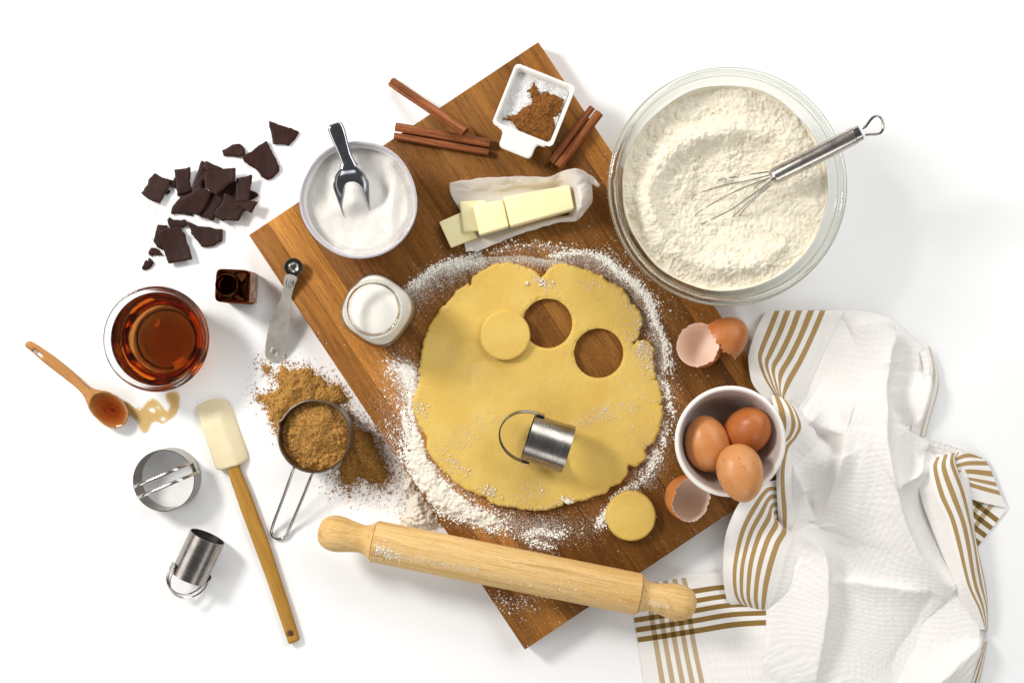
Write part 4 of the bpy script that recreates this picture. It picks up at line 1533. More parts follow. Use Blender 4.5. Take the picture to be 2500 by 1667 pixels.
hD = 0.026
loops = []
for s, z in ((0.74, 0.0003), (0.78, 0.001), (0.86, 0.010), (0.95, 0.021), (0.985, 0.0245), (0.998, 0.0252), (1.0, 0.0256), (0.995, 0.0259), (0.985, 0.0260)):
    loops.append((rsq(wA * s, wB * s, 0.005), z))
for dd_, z in ((0.0022, 0.0260), (0.0028, 0.0257), (0.0034, 0.0245), (0.0058, 0.012), (0.0072, 0.0050), (0.0090, 0.0036), (0.0125, 0.0032)):
    loops.append((rsq(wA - dd_, wB - dd_, 0.0045), z))
v, f = ring_stack(loops)
add('bowl', v, f, M_CERAMIC, parent=dish, local=True, smooth=50)
# tab handle, flush with the rim
TAB = [(862, 672), (850, 720), (833, 765), (845, 785), (1035, 862), (1058, 850), (1078, 795), (1100, 765), (1150, 785), (1180, 740), (860, 600), (815, 635)]
tabp = local2(WP(z3(TAB), ZT), dc, da)
tabp = rough(tabp, 0.0012, 0, 0)
for _ in range(4):
    tabp = (np.roll(tabp, 1, 0) + 2 * tabp + np.roll(tabp, -1, 0)) / 4
ddt = dpoly(tabp)
lim = -wB + 0.0035
v, f = sheet(lambda x, y: np.minimum(ddt(x, y), lim - y), bbox(tabp), 0.0009,
             lambda x, y, d: 0.0240 + 0.0018 * np.sqrt(1 - (1 - np.clip(np.maximum(ddt(x, y), 0) / 0.0018, 0, 1)) ** 2), lambda x, y, d: 0.0212 + 0.0012 * np.exp(-d / .001))
add('tab_handle', v, f, M_CERAMIC, parent=dish, local=True, smooth=50)
M_SALT = simple('coarse_salt', (238, 237, 235), (222, 222, 222), rough=0.5, ns=700, detail=2, bump=0.8, bs=700, bd=0.0012, spec=0.5)
ia, ib = wA - 0.0038, wB - 0.0038
R3 = rotm(0, 0, da)


def salt_z(x, y, d):
    return 0.0205 - 0.0035 * np.clip((-x - y * 0.3) / wA, -1, 1) * 0.5 - 0.0025 + 0.0016 * fbm(x * 90, y * 90, 1.2, o=3) + lumps(x, y, 900, 0.0006)


sq = rsq(ia - 0.0012, ib - 0.0012, 0.004)
v, f = sheet(dpoly(sq), bbox(sq), 0.0007, salt_z, lambda x, y, d: np.full_like(x, 0.010))
ns_ = 1500
p = np.column_stack([rng.uniform(-ia * .93, ia * .93, ns_), rng.uniform(-ib * .93, ib * .93, ns_), np.zeros(ns_)])
p[:, 2] = salt_z(p[:, 0], p[:, 1], 0) + 0.0002
gv, gf = grains(p, 0.00055, 'oct', 0.9)
V, F = join((v, f), (gv, gf))
add('coarse_salt', V @ R3.T + (dc[0], dc[1], ZB), F, M_SALT, smooth=30, label='coarse white salt in the square white dish', cat='salt', kind='stuff')
CI = [(1070, 350), (1095, 395), (1120, 425), (1165, 400), (1180, 430), (1225, 435), (1275, 460), (1258, 540), (1205, 585), (1215, 640), (1210, 690), (1178, 742), (1120, 735), (1050, 708), (965, 665), (930, 612), (872, 590), (905, 575), (960, 560), (1010, 510), (1065, 490), (1060, 450), (1035, 400)]
ci = local2(WP(z3(CI), ZB + 0.018), dc, da)
cdf = lambda x, y: np.minimum(poly_d(x, y, ci) + 0.0022 * fbm(x * 260, y * 260, 5.5, o=4, g=0.6), np.minimum(ia - 0.0008 - np.abs(x), ib - 0.0008 - np.abs(y)))
M_CPOW = simple('ground_cinnamon', (146, 96, 46), (108, 64, 26), rough=0.85, ns=500, detail=4, bump=0.7, bs=800, bd=0.001, spec=0.15)


def cin_top(x, y, d):
    return salt_z(x, y, d) + 0.0003 + 0.0045 * np.clip(d / 0.010, 0, 1) ** 0.8 * (1 + 0.5 * fbm(x * 120, y * 120, 2.1, o=3)) + sst(0, .001, d) * (lumps(x, y, 520, 0.0013) + lumps(x, y + 1, 1000, .0005))


v, f = sheet(cdf, bbox(ci, 0.003), 0.0006, cin_top, salt_z, snap=False, bottom=False)
q = along(np.vstack([ci, ci[:1]]), 420, 0.0016)
q = q[(np.abs(q[:, 0]) < ia - .001) & (np.abs(q[:, 1]) < ib - .001)]
s = 0.0003 * np.exp(0.4 * rng.normal(size=len(q)))
gv, gf = grains(np.column_stack([q, salt_z(q[:, 0], q[:, 1], 0) + 0.0007]), s, 'oct')
V, F = join((v, f), (gv, gf))
add('ground_cinnamon', V @ R3.T + (dc[0], dc[1], ZB), F, M_CPOW, smooth=30, label='ground cinnamon tipped over the salt in the white dish', cat='cinnamon', kind='stuff')

# ================================================================== butter
M_BUTTER = simple('butter', (245, 236, 190), (242, 230, 176), rough=0.38, ns=30, spec=0.4, sss=0.3, sssr=(1, .8, .4), bump=0.1, bs=120)


def paper_material():
    t = NT('waxed_paper')
    v = t.coord()
    n = t.noise(v, 60, 5, 0.6)
    d = t.new('ShaderNodeBsdfDiffuse')
    d.inputs['Color'].default_value = lin((253, 250, 247))
    tr = t.new('ShaderNodeBsdfTranslucent')
    tr.inputs['Color'].default_value = lin((240, 232, 222))
    tp = t.new('ShaderNodeBsdfTransparent')
    gl = t.new('ShaderNodeBsdfGlossy')
    gl.inputs['Roughness'].default_value = 0.35
    m1 = t.new('ShaderNodeMixShader')
    m2 = t.new('ShaderNodeMixShader')
    m3 = t.new('ShaderNodeMixShader')
    m1.inputs[0].default_value = 0.45
    m2.inputs[0].default_value = 0.10
    m3.inputs[0].default_value = 0.05
    t.link(d.outputs[0], m1.inputs[1])
    t.link(tr.outputs[0], m1.inputs[2])
    t.link(m1.outputs[0], m2.inputs[1])
    t.link(tp.outputs[0], m2.inputs[2])
    t.link(m2.outputs[0], m3.inputs[1])
    t.link(gl.outputs[0], m3.inputs[2])
    t.link(m3.outputs[0], t.out.inputs['Surface'])
    bm_ = t.new('ShaderNodeBump')
    bm_.inputs['Strength'].default_value = 0.35
    bm_.inputs['Distance'].default_value = 0.002
    t.link(n, bm_.inputs['Height'])
    for nd in (d, tr, gl):
        t.link(bm_.outputs[0], nd.inputs['Normal'])
    return t.m


M_PAPER = paper_material()


def slab(quad, z0, z1, label, name, r=0.0022, tz=(0, 0, 0, 0), inset=0.0, cat='butter', group=None):
    """bevelled slab whose top face has the four given photo corners (TL,TR,BR,BL)"""
    tops = [W(*z3([q])[0], z1 + t) for q, t in zip(quad, tz)]
    v, f = rbox(1, 1, 1, 0.0001, 1)
    import bmesh
    bm = bmesh.new()
    T = [bm.verts.new(tuple(p)) for p in tops]
    c = sum(tops) / 4
    B = [bm.verts.new((p[0] + (c[0] - p[0]) * inset, p[1] + (c[1] - p[1]) * inset, z0)) for p in tops]
    bm.faces.new([T[3], T[2], T[1], T[0]])
    bm.faces.new([B[0], B[1], B[2], B[3]])
    for i in range(4):
        j = (i + 1) % 4
        bm.faces.new([T[i], T[j], B[j], B[i]])
    bmesh.ops.recalc_face_normals(bm, faces=bm.faces)
    bmesh.ops.bevel(bm, geom=list(bm.edges), offset=r, segments=3, affect='EDGES', profile=0.6)
    bm.verts.index_update()
    V = np.array([x.co[:] for x in bm.verts])
    F = [tuple(x.index for x in q.verts) for q in bm.faces]
    bm.free()
    V[:, 2] += 0.0002 * perlin(V[:, 0] * 200, V[:, 1] * 200)
    return add(name, V, F, M_BUTTER, smooth=50, label=label, cat=cat, group=group)


slab([(862, 1122), (1318, 1040), (1350, 1205), (912, 1325)], ZB + 0.001, ZB + 0.027, 'long remaining block of butter half inside the wrapper', 'butter_stick', inset=0.0)
slab([(652, 1178), (862, 1140), (905, 1325), (700, 1385)], ZB + 0.003, ZB + 0.023, 'thick butter slice leaning against the butter block', 'butter_slice', tz=(-0.003, 0.001, 0.001, -0.004), group='cut slices of butter')
slab([(562, 1152), (745, 1145), (790, 1340), (588, 1365)], ZB + 0.002, ZB + 0.014, 'middle butter slice partly under the thick one', 'butter_slice', tz=(-0.002, 0.0, 0.0, -0.002), group='cut slices of butter')
slab([(424, 1294), (580, 1225), (690, 1400), (505, 1470)], ZB + 0.0008, ZB + 0.0085, 'flat butter slice lying lowest on the board', 'butter_slice', r=0.0014, group='cut slices of butter')

# wrapper: rows run along the stick from the open (left) end to the folded right end; columns go from the back edge over the floor to the front edge
zb_ = ZB
PW = [
    [(497, 1022, .020), (500, 1075, .008), (525, 1140, .0012), (600, 1290, .0009), (572, 1392, .0012), (600, 1440, .004), (606, 1500, .005)],
    [(600, 1010, .026), (605, 1070, .012), (625, 1140, .0012), (660, 1290, .0009), (650, 1390, .0012), (668, 1430, .006), (690, 1462, .007)],
    [(722, 994, .030), (730, 1060, .016), (740, 1130, .0012), (780, 1280, .0009), (790, 1385, .0012), (808, 1395, .008), (820, 1412, .009)],
    [(850, 988, .034), (855, 1050, .022), (862, 1110, .0014), (905, 1260, .0009), (925, 1345, .0014), (940, 1352, .012), (955, 1358, .013)],
    [(985, 982, .036), (995, 1040, .024), (1000, 1085, .0014), (1040, 1240, .0009), (1060, 1300, .0014), (1070, 1306, .014), (1082, 1316, .015)],
    [(1160, 985, .036), (1165, 1030, .026), (1170, 1060, .0014), (1200, 1220, .0009), (1215, 1262, .0014), (1222, 1266, .018), (1235, 1273, .019)],
    [(1250, 955, .038), (1270, 1005, .029), (1290, 1045, .0060), (1310, 1180, .0009), (1325, 1240, .0014), (1330, 1250, .021), (1340, 1264, .022)],
    [(1330, 930, .038), (1345, 980, .032), (1352, 1040, .029), (1375, 1130, .029), (1380, 1200, .029), (1378, 1235, .026), (1380, 1258, .023)],
    [(1405, 940, .036), (1410, 985, .033), (1412, 1040, .031), (1418, 1110, .031), (1425, 1170, .030), (1422, 1200, .026), (1425, 1222, .020)],
    [(1462, 985, .026), (1468, 1010, .024), (1470, 1050, .022), (1474, 1100, .020), (1474, 1145, .018), (1470, 1160, .014), (1468, 1170, .010)],
]
for r_ in range(1, 8):
    a_, b_, h_ = PW[r_][6]
    PW[r_][6] = (a_ + 6, b_ + (26 if r_ < 7 else 10), h_ * 0.5)
    a_, b_, h_ = PW[r_][5]
    PW[r_][5] = (a_ + 3, b_ + (9 if r_ < 7 else 4), h_ * 0.62)
ctrl = np.array([[list(W(*z3([(a, b)])[0], ZB + (h if c_ > 1 or r_ > 6 else h * (0.36, 0.34)[c_]))) for c_, (a, b, h) in enumerate(row)] for r_, row in enumerate(PW)])
v, f = patch(ctrl, 60, 84)
n_ = 0.0040 * np.abs(perlin(v[:, 0] * 62, v[:, 1] * 62, 6.6)) + 0.0022 * np.abs(perlin(v[:, 0] * 150 + 3, v[:, 1] * 150, 2.6)) - 0.001
v[:, 0] += 0.0012 * perlin(v[:, 0] * 110, v[:, 1] * 110, 9.1)
v[:, 1] += 0.0012 * perlin(v[:, 0] * 110, v[:, 1] * 110, 4.1)
v[:, 2] += np.where(v[:, 2] > ZB + 0.004, n_, 0)
# crumpled ear at the right end
EAR = [[(1440, 965, .030), (1450, 1000, .028), (1455, 1030, .026)], [(1480, 985, .026), (1485, 1010, .025), (1480, 1040, .023)], [(1500, 1010, .024), (1505, 1025, .026), (1500, 1050, .022)], [(1526, 1040, .022), (1522, 1046, .023), (1515, 1056, .021)]]
ce = np.array([[list(W(*z3([(a, b)])[0], ZB + h)) for a, b, h in row] for row in EAR])
v2, f2 = patch(ce, 14, 22)
v2[:, 2] += 0.0008 * perlin(v2[:, 0] * 260, v2[:, 1] * 260)
V, F = joinA((v, f), (v2, f2))
wrp = add('butter_wrapper', V, F, M_PAPER, smooth=180, label='opened white waxed paper wrapper round the butter', cat='wrapper')
md = wrp.modifiers.new('thickness', 'SOLIDIFY')
md.thickness = 0.00018

# ================================================================== sugar bowl and scoop
z2 = zf(700, 260, 3.9194)
SBO = [(118, 870), (150, 720), (230, 560), (350, 430), (480, 365), (640, 335), (800, 345), (940, 385), (1080, 490), (1180, 640), (1235, 800), (1250, 950), (1230, 1080), (1170, 1200), (1080, 1310), (950, 1400), (800, 1445), (680, 1455), (550, 1440), (420, 1380), (300, 1290), (200, 1170), (140, 1040)]
ZS = ZB + 0.062
so_ = WP(z2(SBO), ZS)
sc_ = (so_.min(0) + so_.max(0)) / 2
d_ = so_ - sc_
th0 = np.arctan2(d_[:, 1], d_[:, 0])
r0 = np.hypot(d_[:, 0], d_[:, 1])
o_ = np.argsort(th0)
th0, r0 = th0[o_], r0[o_]
RSB = r0.mean()


def sb_shape(th, z):
    r = np.interp(((th + PI) % (2 * PI)) - PI, np.concatenate([th0 - 2 * PI, th0, th0 + 2 * PI]), np.concatenate([r0, r0, r0])) / RSB
    k = np.ones(5) / 5
    n = len(r)
    r = np.convolve(np.concatenate([r[-8:], r, r[:8]]), np.ones(9) / 9, 'same')[8:-8]
    w = sst(0.0, 0.06, np.array(z))
    return 1 + (r - 1) * w


M_STONE = NT('stoneware_glaze')
_t = M_STONE
_v = _t.coord()
_sep = _t.new('ShaderNodeSeparateXYZ')
_t.link(_v, _sep.inputs[0])
_nz = _t.noise(_v, 120, 4)
_hz = _t.math('ADD', _sep.outputs[2], _t.math('MULTIPLY', _t.math('SUBTRACT', _nz, 0.5), 0.0012))
_band = _t.ramp(_t.math('MULTIPLY', _hz, 10.0), [(0.0, lin((233, 231, 232))), (0.575, lin((236, 234, 235))), (0.590, lin((168, 163, 172))), (0.612, lin((205, 200, 205))), (0.63, lin((158, 152, 162)))])
_t.set(Base_Color=_band, Roughness=0.2, Specular_IOR_Level=0.5, Coat_Weight=0.3)
M_STONE = _t.m
sbw = thing('sugar_bowl', (sc_[0], sc_[1], ZB), 'pale grey stoneware bowl full of white sugar', 'bowl')
k_ = RSB / 0.058
pr_o = cr([(0.026, 0.0005), (0.030, 0.001), (0.040, 0.010), (0.050, 0.028), (0.0562, 0.050), (0.0576, 0.059), (0.0580, 0.0615), (0.0575, 0.0622)], 30)
pr_i = cr([(0.0560, 0.0622), (0.0552, 0.0612), (0.0545, 0.0580), (0.0530, 0.048), (0.047, 0.028), (0.036, 0.010)], 20)
prof = [(0, 0.0008)] + [(r * k_, z) for r, z in list(pr_o) + list(pr_i)] + [(0, 0.006)]
v, f = lathe(prof, 144, sb_shape)
add('bowl', v, f, M_STONE, parent=sbw, local=True, smooth=60)
M_SUGAR = simple('white_sugar', (226, 223, 218), (216, 212, 205), rough=0.6, ns=900, detail=2, bump=0.5, bs=1500, bd=0.0006, spec=0.5)
scp = W(*z2([(640, 760)])[0], ZB + 0.058)
sang = np.linspace(-PI, PI, 200, endpoint=False)
srad = 0.0530 * k_ * sb_shape(sang, 0.055) - 0.0003
spoly = np.stack([sc_[0] + srad * np.cos(sang), sc_[1] + srad * np.sin(sang)], 1)


def sugar_z(x, y, d):
    z = ZB + 0.0495 + 0.0040 * fbm(x * 26, y * 26, 3.9, o=3)
    z = z - 0.006 * np.exp(-(((x - scp[0] + 0.027) / 0.011) ** 2 + ((y - scp[1] + 0.006) / 0.016) ** 2)) - 0.006 * np.exp(-(((x - scp[0] - 0.024) / 0.010) ** 2 + ((y - scp[1] - 0.004) / 0.016) ** 2))
    z = z + 0.0145 * np.exp(-(((x - scp[0] + 0.001) / 0.0135) ** 2 + ((y - scp[1] + 0.008) / 0.016) ** 4))
    z = z + 0.006 * np.exp(-(((x - scp[0] - 0.036) / 0.006) ** 2 + ((y - scp[1] + 0.016) / 0.030) ** 2)) - 0.003 * sst(0.006, 0.0, d)
    return z + 0.00012 * fbm(x * 900, y * 900, 1.0, o=2)


v, f = sheet(dpoly(spoly), bbox(spoly), 0.0009, sugar_z, lambda x, y, d: np.full_like(x, ZB + 0.040))
p = np.column_stack([rng.uniform(spoly[:, 0].min(), spoly[:, 0].max(), 2600), rng.uniform(spoly[:, 1].min(), spoly[:, 1].max(), 2600)])
p = p[poly_d(p[:, 0], p[:, 1], spoly) > 0.001]
gv, gf = grains(np.column_stack([p, sugar_z(p[:, 0], p[:, 1], np.full(len(p), 0.01)) + 0.0001]), 0.0003, 'oct')
V, F = join((v, f), (gv, gf))
add('white_sugar', V, F, M_SUGAR, smooth=180, label='white sugar filling the grey stoneware bowl', cat='sugar', kind='stuff')

# scoop: local +x forward (into the sugar), +z up
M_ALU = brushed('polished_aluminium', (176, 177, 184), 0.14, (1, 1, 1), 0.0, 250)
b0 = W(*z2([(598, 575)])[0], ZB + 0.0625)
b1 = W(*z2([(660, 930)])[0], ZB + 0.048)
yaw = math.atan2(b1[1] - b0[1], b1[0] - b0[0])
scoop = thing('sugar_scoop', tuple(b0), 'small shiny metal scoop standing in the white sugar', 'scoop', rot=(0, math.radians(-3), yaw))
xs_ = np.array([0, 3, 8, 16, 24, 34, 45.0]) / 1000
tab_ = np.array([0.92, 1, 1]) * np.array([[5, 3, 2.5], [9, 4, 1.4], [14, 4.8, -1.6], [17.4, 4.8, -5.2], [16.8, 1.0, -9.0], [15.2, -6.0, -13.0], [13.0, -16.0, -18.0]]) / 1000
nu, nv = 44, 60
tb = cr(np.column_stack([xs_, tab_]), nv)
V = []
for x, w_, tp_, fl_ in tb:
    for a in np.linspace(PI, 2 * PI, nu):
        V.append((x, w_ * np.sign(math.cos(a)) * abs(math.cos(a)) ** 0.8, tp_ + (fl_ - tp_) * abs(math.sin(a)) ** 0.55))
V = np.array(V)
i, j = np.meshgrid(np.arange(nv - 1), np.arange(nu - 1), indexing='ij')
a = (i * nu + j).ravel()
F = np.stack([a, a + nu, a + nu + 1, a + 1], 1)
o = add('pan', V, F, M_ALU, parent=scoop, local=True, smooth=180)
md = o.modifiers.new('thickness', 'SOLIDIFY')
md.thickness = 0.0009
md.offset = 0
hp_ = np.array([0.86, -2.0, 1]) * np.array([(0.001, 0, 0.003), (-0.004, 0.0002, 0.0042), (-0.012, 0.001, 0.0052), (-0.024, 0.002, 0.0066), (-0.036, 0.003, 0.0082), (-0.0425, 0.0036, 0.0090), (-0.0455, 0.0039, 0.0092), (-0.0466, 0.004, 0.0093)])
hr_ = np.array([0.0090, 0.0066, 0.0058, 0.0068, 0.0078, 0.0076, 0.0060, 0.0016])
v, f = tube(cr(hp_, 50), np.maximum(cr(hr_[:, None], 50)[:, 0], 0.0004), 40, box=(0.5, 0.62))
add('handle', v, f, M_ALU, parent=scoop, local=True, smooth=60)

# ================================================================== milk bottle
mm = W(911, 754, ZB + 0.082)
mk = thing('milk_jar', (mm[0], mm[1], ZB), 'rounded square clear glass jar of milk on the board', 'jar', rot=(0, 0, math.radians(55)))
RM = 0.0345
pj = lambda z: 2.8 if z < 0.055 else max(2.0, 2.8 - 0.8 * (z - 0.055) / 0.010)
mo_ = cr([(0.0240, 0.0), (0.0285, 0.0015), (RM * .93, 0.006), (RM * .945, 0.020), (RM * .945, 0.045), (RM * .93, 0.053), (RM * .86, 0.060), (0.0262, 0.066), (0.0245, 0.070), (0.0246, 0.075), (0.0262, 0.0775), (0.0266, 0.0800), (0.0258, 0.0820)], 60)
mi_ = cr([(0.0236, 0.0820), (0.0226, 0.0800), (0.0222, 0.074), (0.0222, 0.069), (0.0240, 0.064), (RM * .80, 0.058), (RM * .865, 0.052), (RM * .88, 0.044), (RM * .88, 0.010), (RM * .80, 0.0055), (0.018, 0.0045)], 60)
v, f = lathe([(0, 0.0012), (0.021, 0.0012)] + list(mo_) + list(mi_) + [(0, 0.0045)], 128, sqr(pj))
gb_ = add('glass_body', v, f, thinglass('jar_glass', (0.995, 0.996, 0.992), (0.88, 0.88, 0.86)), parent=mk, local=True, smooth=60)
rv, rf = tube([(0.0250 * math.cos(t), 0.0250 * math.sin(t), 0.0800) for t in np.linspace(0, 2 * PI, 97)], 0.0021, 16, caps=False)
add('neck_ring', rv, rf, M_GLASS, parent=gb_, local=True, smooth=180)
M_MILK = simple('milk', (238, 234, 226), rough=0.12, spec=0.4)
ml_ = [(r - 0.00015, z) for r, z in mi_[::-1] if z < 0.0655]
v, f = lathe([(0, 0.0047)] + ml_ + [(0.0225, 0.0660), (0, 0.0658)], 128, sqr(pj))
rz = rotm(0, 0, math.radians(55))
add('milk', v @ rz.T + (mm[0], mm[1], ZB), f, M_MILK, smooth=60, label='white milk filling the glass jar', cat='milk')
# ================================================================== big glass bowl, flour, whisk
gb = W(1778, 454.5, 0.100)
big = thing('mixing_bowl', (gb[0], gb[1], 0), 'large clear glass mixing bowl full of flour', 'bowl')
RG = 291 * S * (HC - 0.1) / HC


_BZ = np.array([0.0, 0.010, 0.022, 0.034, 0.046, 0.058, 0.070, 0.082, 0.092])
_BR = np.array([0.0400, 0.0475, 0.0580, 0.0720, 0.0840, 0.0935, 0.1000, 0.1045, 0.1070]) * ((RG - 0.0045) / 0.1070)


def bowl_r(z):
    return np.interp(z, _BZ, _BR)


def bowl_z(r):
    return np.interp(r, _BR, _BZ)


zz_ = np.linspace(0.003, 0.0915, 26)
outp = [(0, 0.0015), (0.034, 0.0012), (0.0365, 0.0), (0.0395, 0.0006)] + [(bowl_r(z), z) for z in zz_] + [(RG - 0.0030, 0.0935), (RG - 0.0006, 0.0945), (RG, 0.0965), (RG - 0.0003, 0.0985), (RG - 0.0018, 0.1000)]
inp = [(RG - 0.0045, 0.1000), (RG - 0.0062, 0.0985), (RG - 0.0070, 0.0960), (RG - 0.0082, 0.0925)] + [(bowl_r(z) - 0.0042 - 0.0006 * (1 - z / .0915), z + 0.001) for z in zz_[::-1][1:]] + [(0.030, 0.0050), (0, 0.0048)]
v, f = lathe(outp + inp, 192)
M_GLASS2 = glassm('bowl_glass', (0.965, 0.968, 0.95, 1), 1.47)
M_THIN2 = thinglass('thin_bowl_glass', (0.988, 0.99, 0.984), (0.62, 0.65, 0.58))
bb_ = add('bowl', v, f, M_THIN2, parent=big, local=True, smooth=50)
rv, rf = tube([((RG - 0.0030) * math.cos(t), (RG - 0.0030) * math.sin(t), 0.0985) for t in np.linspace(0, 2 * PI, 193)], 0.0031, 16, caps=False)
add('rim', rv, rf, M_GLASS2, parent=bb_, local=True, smooth=180)
for rz_, zz2, tr_ in ((RG - 0.0072, 0.0925, 0.0011), (RG - 0.0008, 0.0935, 0.0016)):
    rv, rf = tube([(rz_ * math.cos(t), rz_ * math.sin(t), zz2) for t in np.linspace(0, 2 * PI, 193)], tr_, 12, caps=False)
    add('rim_bead', rv, rf, M_GLASS2, parent=bb_, local=True, smooth=180)


def flour_z(x, y):
    X, Y = x - gb[0], y - gb[1]
    r = np.hypot(X, Y)
    th = np.arctan2(Y, X)
    z = 0.0800 - 0.014 * np.exp(-(((X + 0.008) / 0.052) ** 2 + ((Y + 0.004) / 0.046) ** 2))
    z = z + 0.010 * np.exp(-((r - 0.062 - 0.010 * np.sin(th * 2 + 1)) / 0.012) ** 2) * sst(-0.3, 0.6, np.cos(th - 2.2)) \
          + 0.008 * np.exp(-((r - 0.075) / 0.010) ** 2) * sst(0.0, 0.8, np.cos(th + 1.9))
    z = z + 0.0065 * fbm(X * 24, Y * 24, 7.7, o=4, g=0.55)
    w = 0.0035 * fbm(X * 70, Y * 70, 3.3, o=3)
    w2 = 0.0035 * fbm(X * 70 + 9, Y * 70 + 4, 6.3, o=3)
    m1 = sst(-0.25, 0.35, perlin(X * 24 + 3, Y * 24))
    m2 = sst(-0.35, 0.25, perlin(X * 38 + 8, Y * 38))
    a = lumps(X + w, Y + w2, 120, 0.0030) * m1 + lumps(X + w + 3, Y - w2, 230, 0.0016) * (0.35 + 0.65 * m2) + lumps(X + w2 + 2, Y + w, 480, 0.0010) + 0.0006 * fbm(X * 420, Y * 420, 2.2, o=3, g=0.65)
    f1, f2, c = worley((X + w * 1.3) * 170, (Y + w2 * 1.3) * 170, 9)
    crack = -0.0016 * sst(0.07, 0.0, f2 - f1) * sst(-0.1, 0.25, perlin(X * 55 - 4, Y * 55 + 2))
    return z + a + crack - 0.003


RF = bowl_r(0.0830) - 0.0047
# flour meets the inner wall all round
df = lambda x, y: RF + 0.0025 * perlin((x - gb[0]) * 25 + 2, (y - gb[1]) * 25) - 0.0025 - np.hypot(x - gb[0], y - gb[1])


def flour_top(x, y, d):
    z = np.minimum(flour_z(x, y), 0.0925)
    wall = lambda r: bowl_z(r + 0.0048) + 0.0012
    r = np.hypot(x - gb[0], y - gb[1])
    return np.maximum(z, wall(r))


def flour_bot(x, y, d):
    r = np.hypot(x - gb[0], y - gb[1])
    return bowl_z(r + 0.0056) + 0.0062


v, f = sheet(df, (gb[0] - RG, gb[0] + RG, gb[1] - RG, gb[1] + RG), 0.00075, flour_top, flour_bot)
add('bowl_of_flour', v, f, M_FLOUR2, smooth=180, label='lumpy white flour filling the large glass bowl', cat='flour', kind='stuff')

z4 = zf(1460, 130, 2.45)
w0 = W(*z4([(1045, 742)])[0], 0.0975)
w1 = W(*z4([(1565, 478)])[0], 0.1250)
whisk = thing('whisk', tuple(w0), 'steel balloon whisk resting on the bowl rim, wires in the flour', 'whisk')
u = (w1 - w0) / np.linalg.norm(w1 - w0)
Lh = np.linalg.norm(w1 - w0)
path = [w0 + u * t for t in (-0.0015, 0.0, 0.0015, 0.004, Lh * .5, Lh - 0.006, Lh - 0.0042)]
v, f = tube(path, [0.0058, 0.0064, 0.0074, 0.0078, 0.0080, 0.0080, 0.0078], 40)
M_WHISK = brushed('whisk_steel', (206, 198, 190), 0.27, (1, 1, 1), 0.0, 90)
add('handle', v, f, M_WHISK, parent=whisk, smooth=40)
v, f = tube([w0 + u * t for t in (Lh - 0.0042, Lh - 0.0040, Lh + 0.0012, Lh + 0.0016)], [0.0066, 0.0070, 0.0070, 0.0064], 40)
cap = add('end_cap', v, f, M_CHROME, parent=whisk, smooth=40)
LP_ = [(1580, 452, .1255), (1600, 440, .127), (1630, 400, .1285), (1655, 378, .129), (1680, 378, .129), (1700, 400, .129), (1706, 440, .129), (1695, 472, .1288), (1665, 485, .128), (1630, 486, .127), (1598, 490, .1255)]
v, f = tube(cr(np.array([W(*z4([(a, b)])[0], c) for a, b, c in LP_]), 80), 0.00125, 12)
add('hanging_loop', v, f, M_CHROME, parent=cap, smooth=60)
WR = [[(1040, 708), (930, 722), (840, 738), (752, 752), (690, 770)], [(1040, 726), (900, 762), (760, 790), (640, 825), (580, 850), (540, 885)], [(1040, 742), (860, 810), (720, 880), (620, 940), (560, 985)], [(1050, 755), (900, 865), (780, 945), (660, 1003), (600, 1030)], [(1056, 765), (930, 860), (850, 940), (770, 1010)], [(1062, 772), (960, 850), (885, 925), (830, 990)], [(1030, 745), (960, 785), (930, 815)]]
for k, wr in enumerate(WR):
    P = []
    m = len(wr)
    for i_, (a, b) in enumerate(wr):
        t = i_ / (m - 1)
        px = z4([(a, b)])[0]
        q = W(px[0], px[1], 0.078)
        zf_ = float(flour_z(np.array([q[0]]), np.array([q[1]]))[0])
        zt_ = max(zf_ + 0.0035 * (1 - t), 0.0955 * (1 - t) + t * (zf_)) if i_ < m - 1 else zf_ - 0.006
        if i_ == 0:
            zt_ = 0.0972 - 0.0006 * abs(k - 2)
        P.append(W(px[0], px[1], zt_))
    v, f = tube(cr(np.array(P), 40), 0.0006, 8)
    add('wire', v, f, M_CHROME, parent=whisk, smooth=60)

# ================================================================== egg bowl, eggs, shells
ze = zf(1580, 740, 2.6125)
ZE = ZB + 0.060
ec = W(*ze([(531, 881)])[0], ZE)
RE = 355 / 2.6125 * S * (HC - ZE) / HC
eb = thing('egg_bowl', (ec[0], ec[1], ZB), 'white ceramic bowl holding three brown eggs', 'bowl')
k_ = RE / 0.052
po_ = cr([(0.022, 0.0004), (0.0245, 0.001), (0.0330, 0.010), (0.0425, 0.027), (0.0495, 0.047), (0.0516, 0.057), (0.0520, 0.0590), (0.0514, 0.0600)], 30)
pi_ = cr([(0.0488, 0.0600), (0.0474, 0.0592), (0.0464, 0.0560), (0.0447, 0.046), (0.0385, 0.027), (0.0285, 0.0105), (0.0180, 0.0065)], 30)
v, f = lathe([(0, 0.001)] + [(r * k_, z) for r, z in po_] + [(pi_[0][0] * k_, pi_[0][1])], 144)
add('bowl', v, f, M_CERAMIC, parent=eb, local=True, smooth=60)
v, f = lathe([(r * k_, z) for r, z in pi_] + [(0, 0.0055)], 144)
M_GREYINSIDE = simple('grey_inside', (208, 200, 194), (202, 193, 187), rough=0.3, ns=30, spec=0.5)  # inside of the egg bowl coloured greyer than its white outside
add('bowl_lining', v, f, M_GREYINSIDE, parent=eb, local=True, smooth=60)


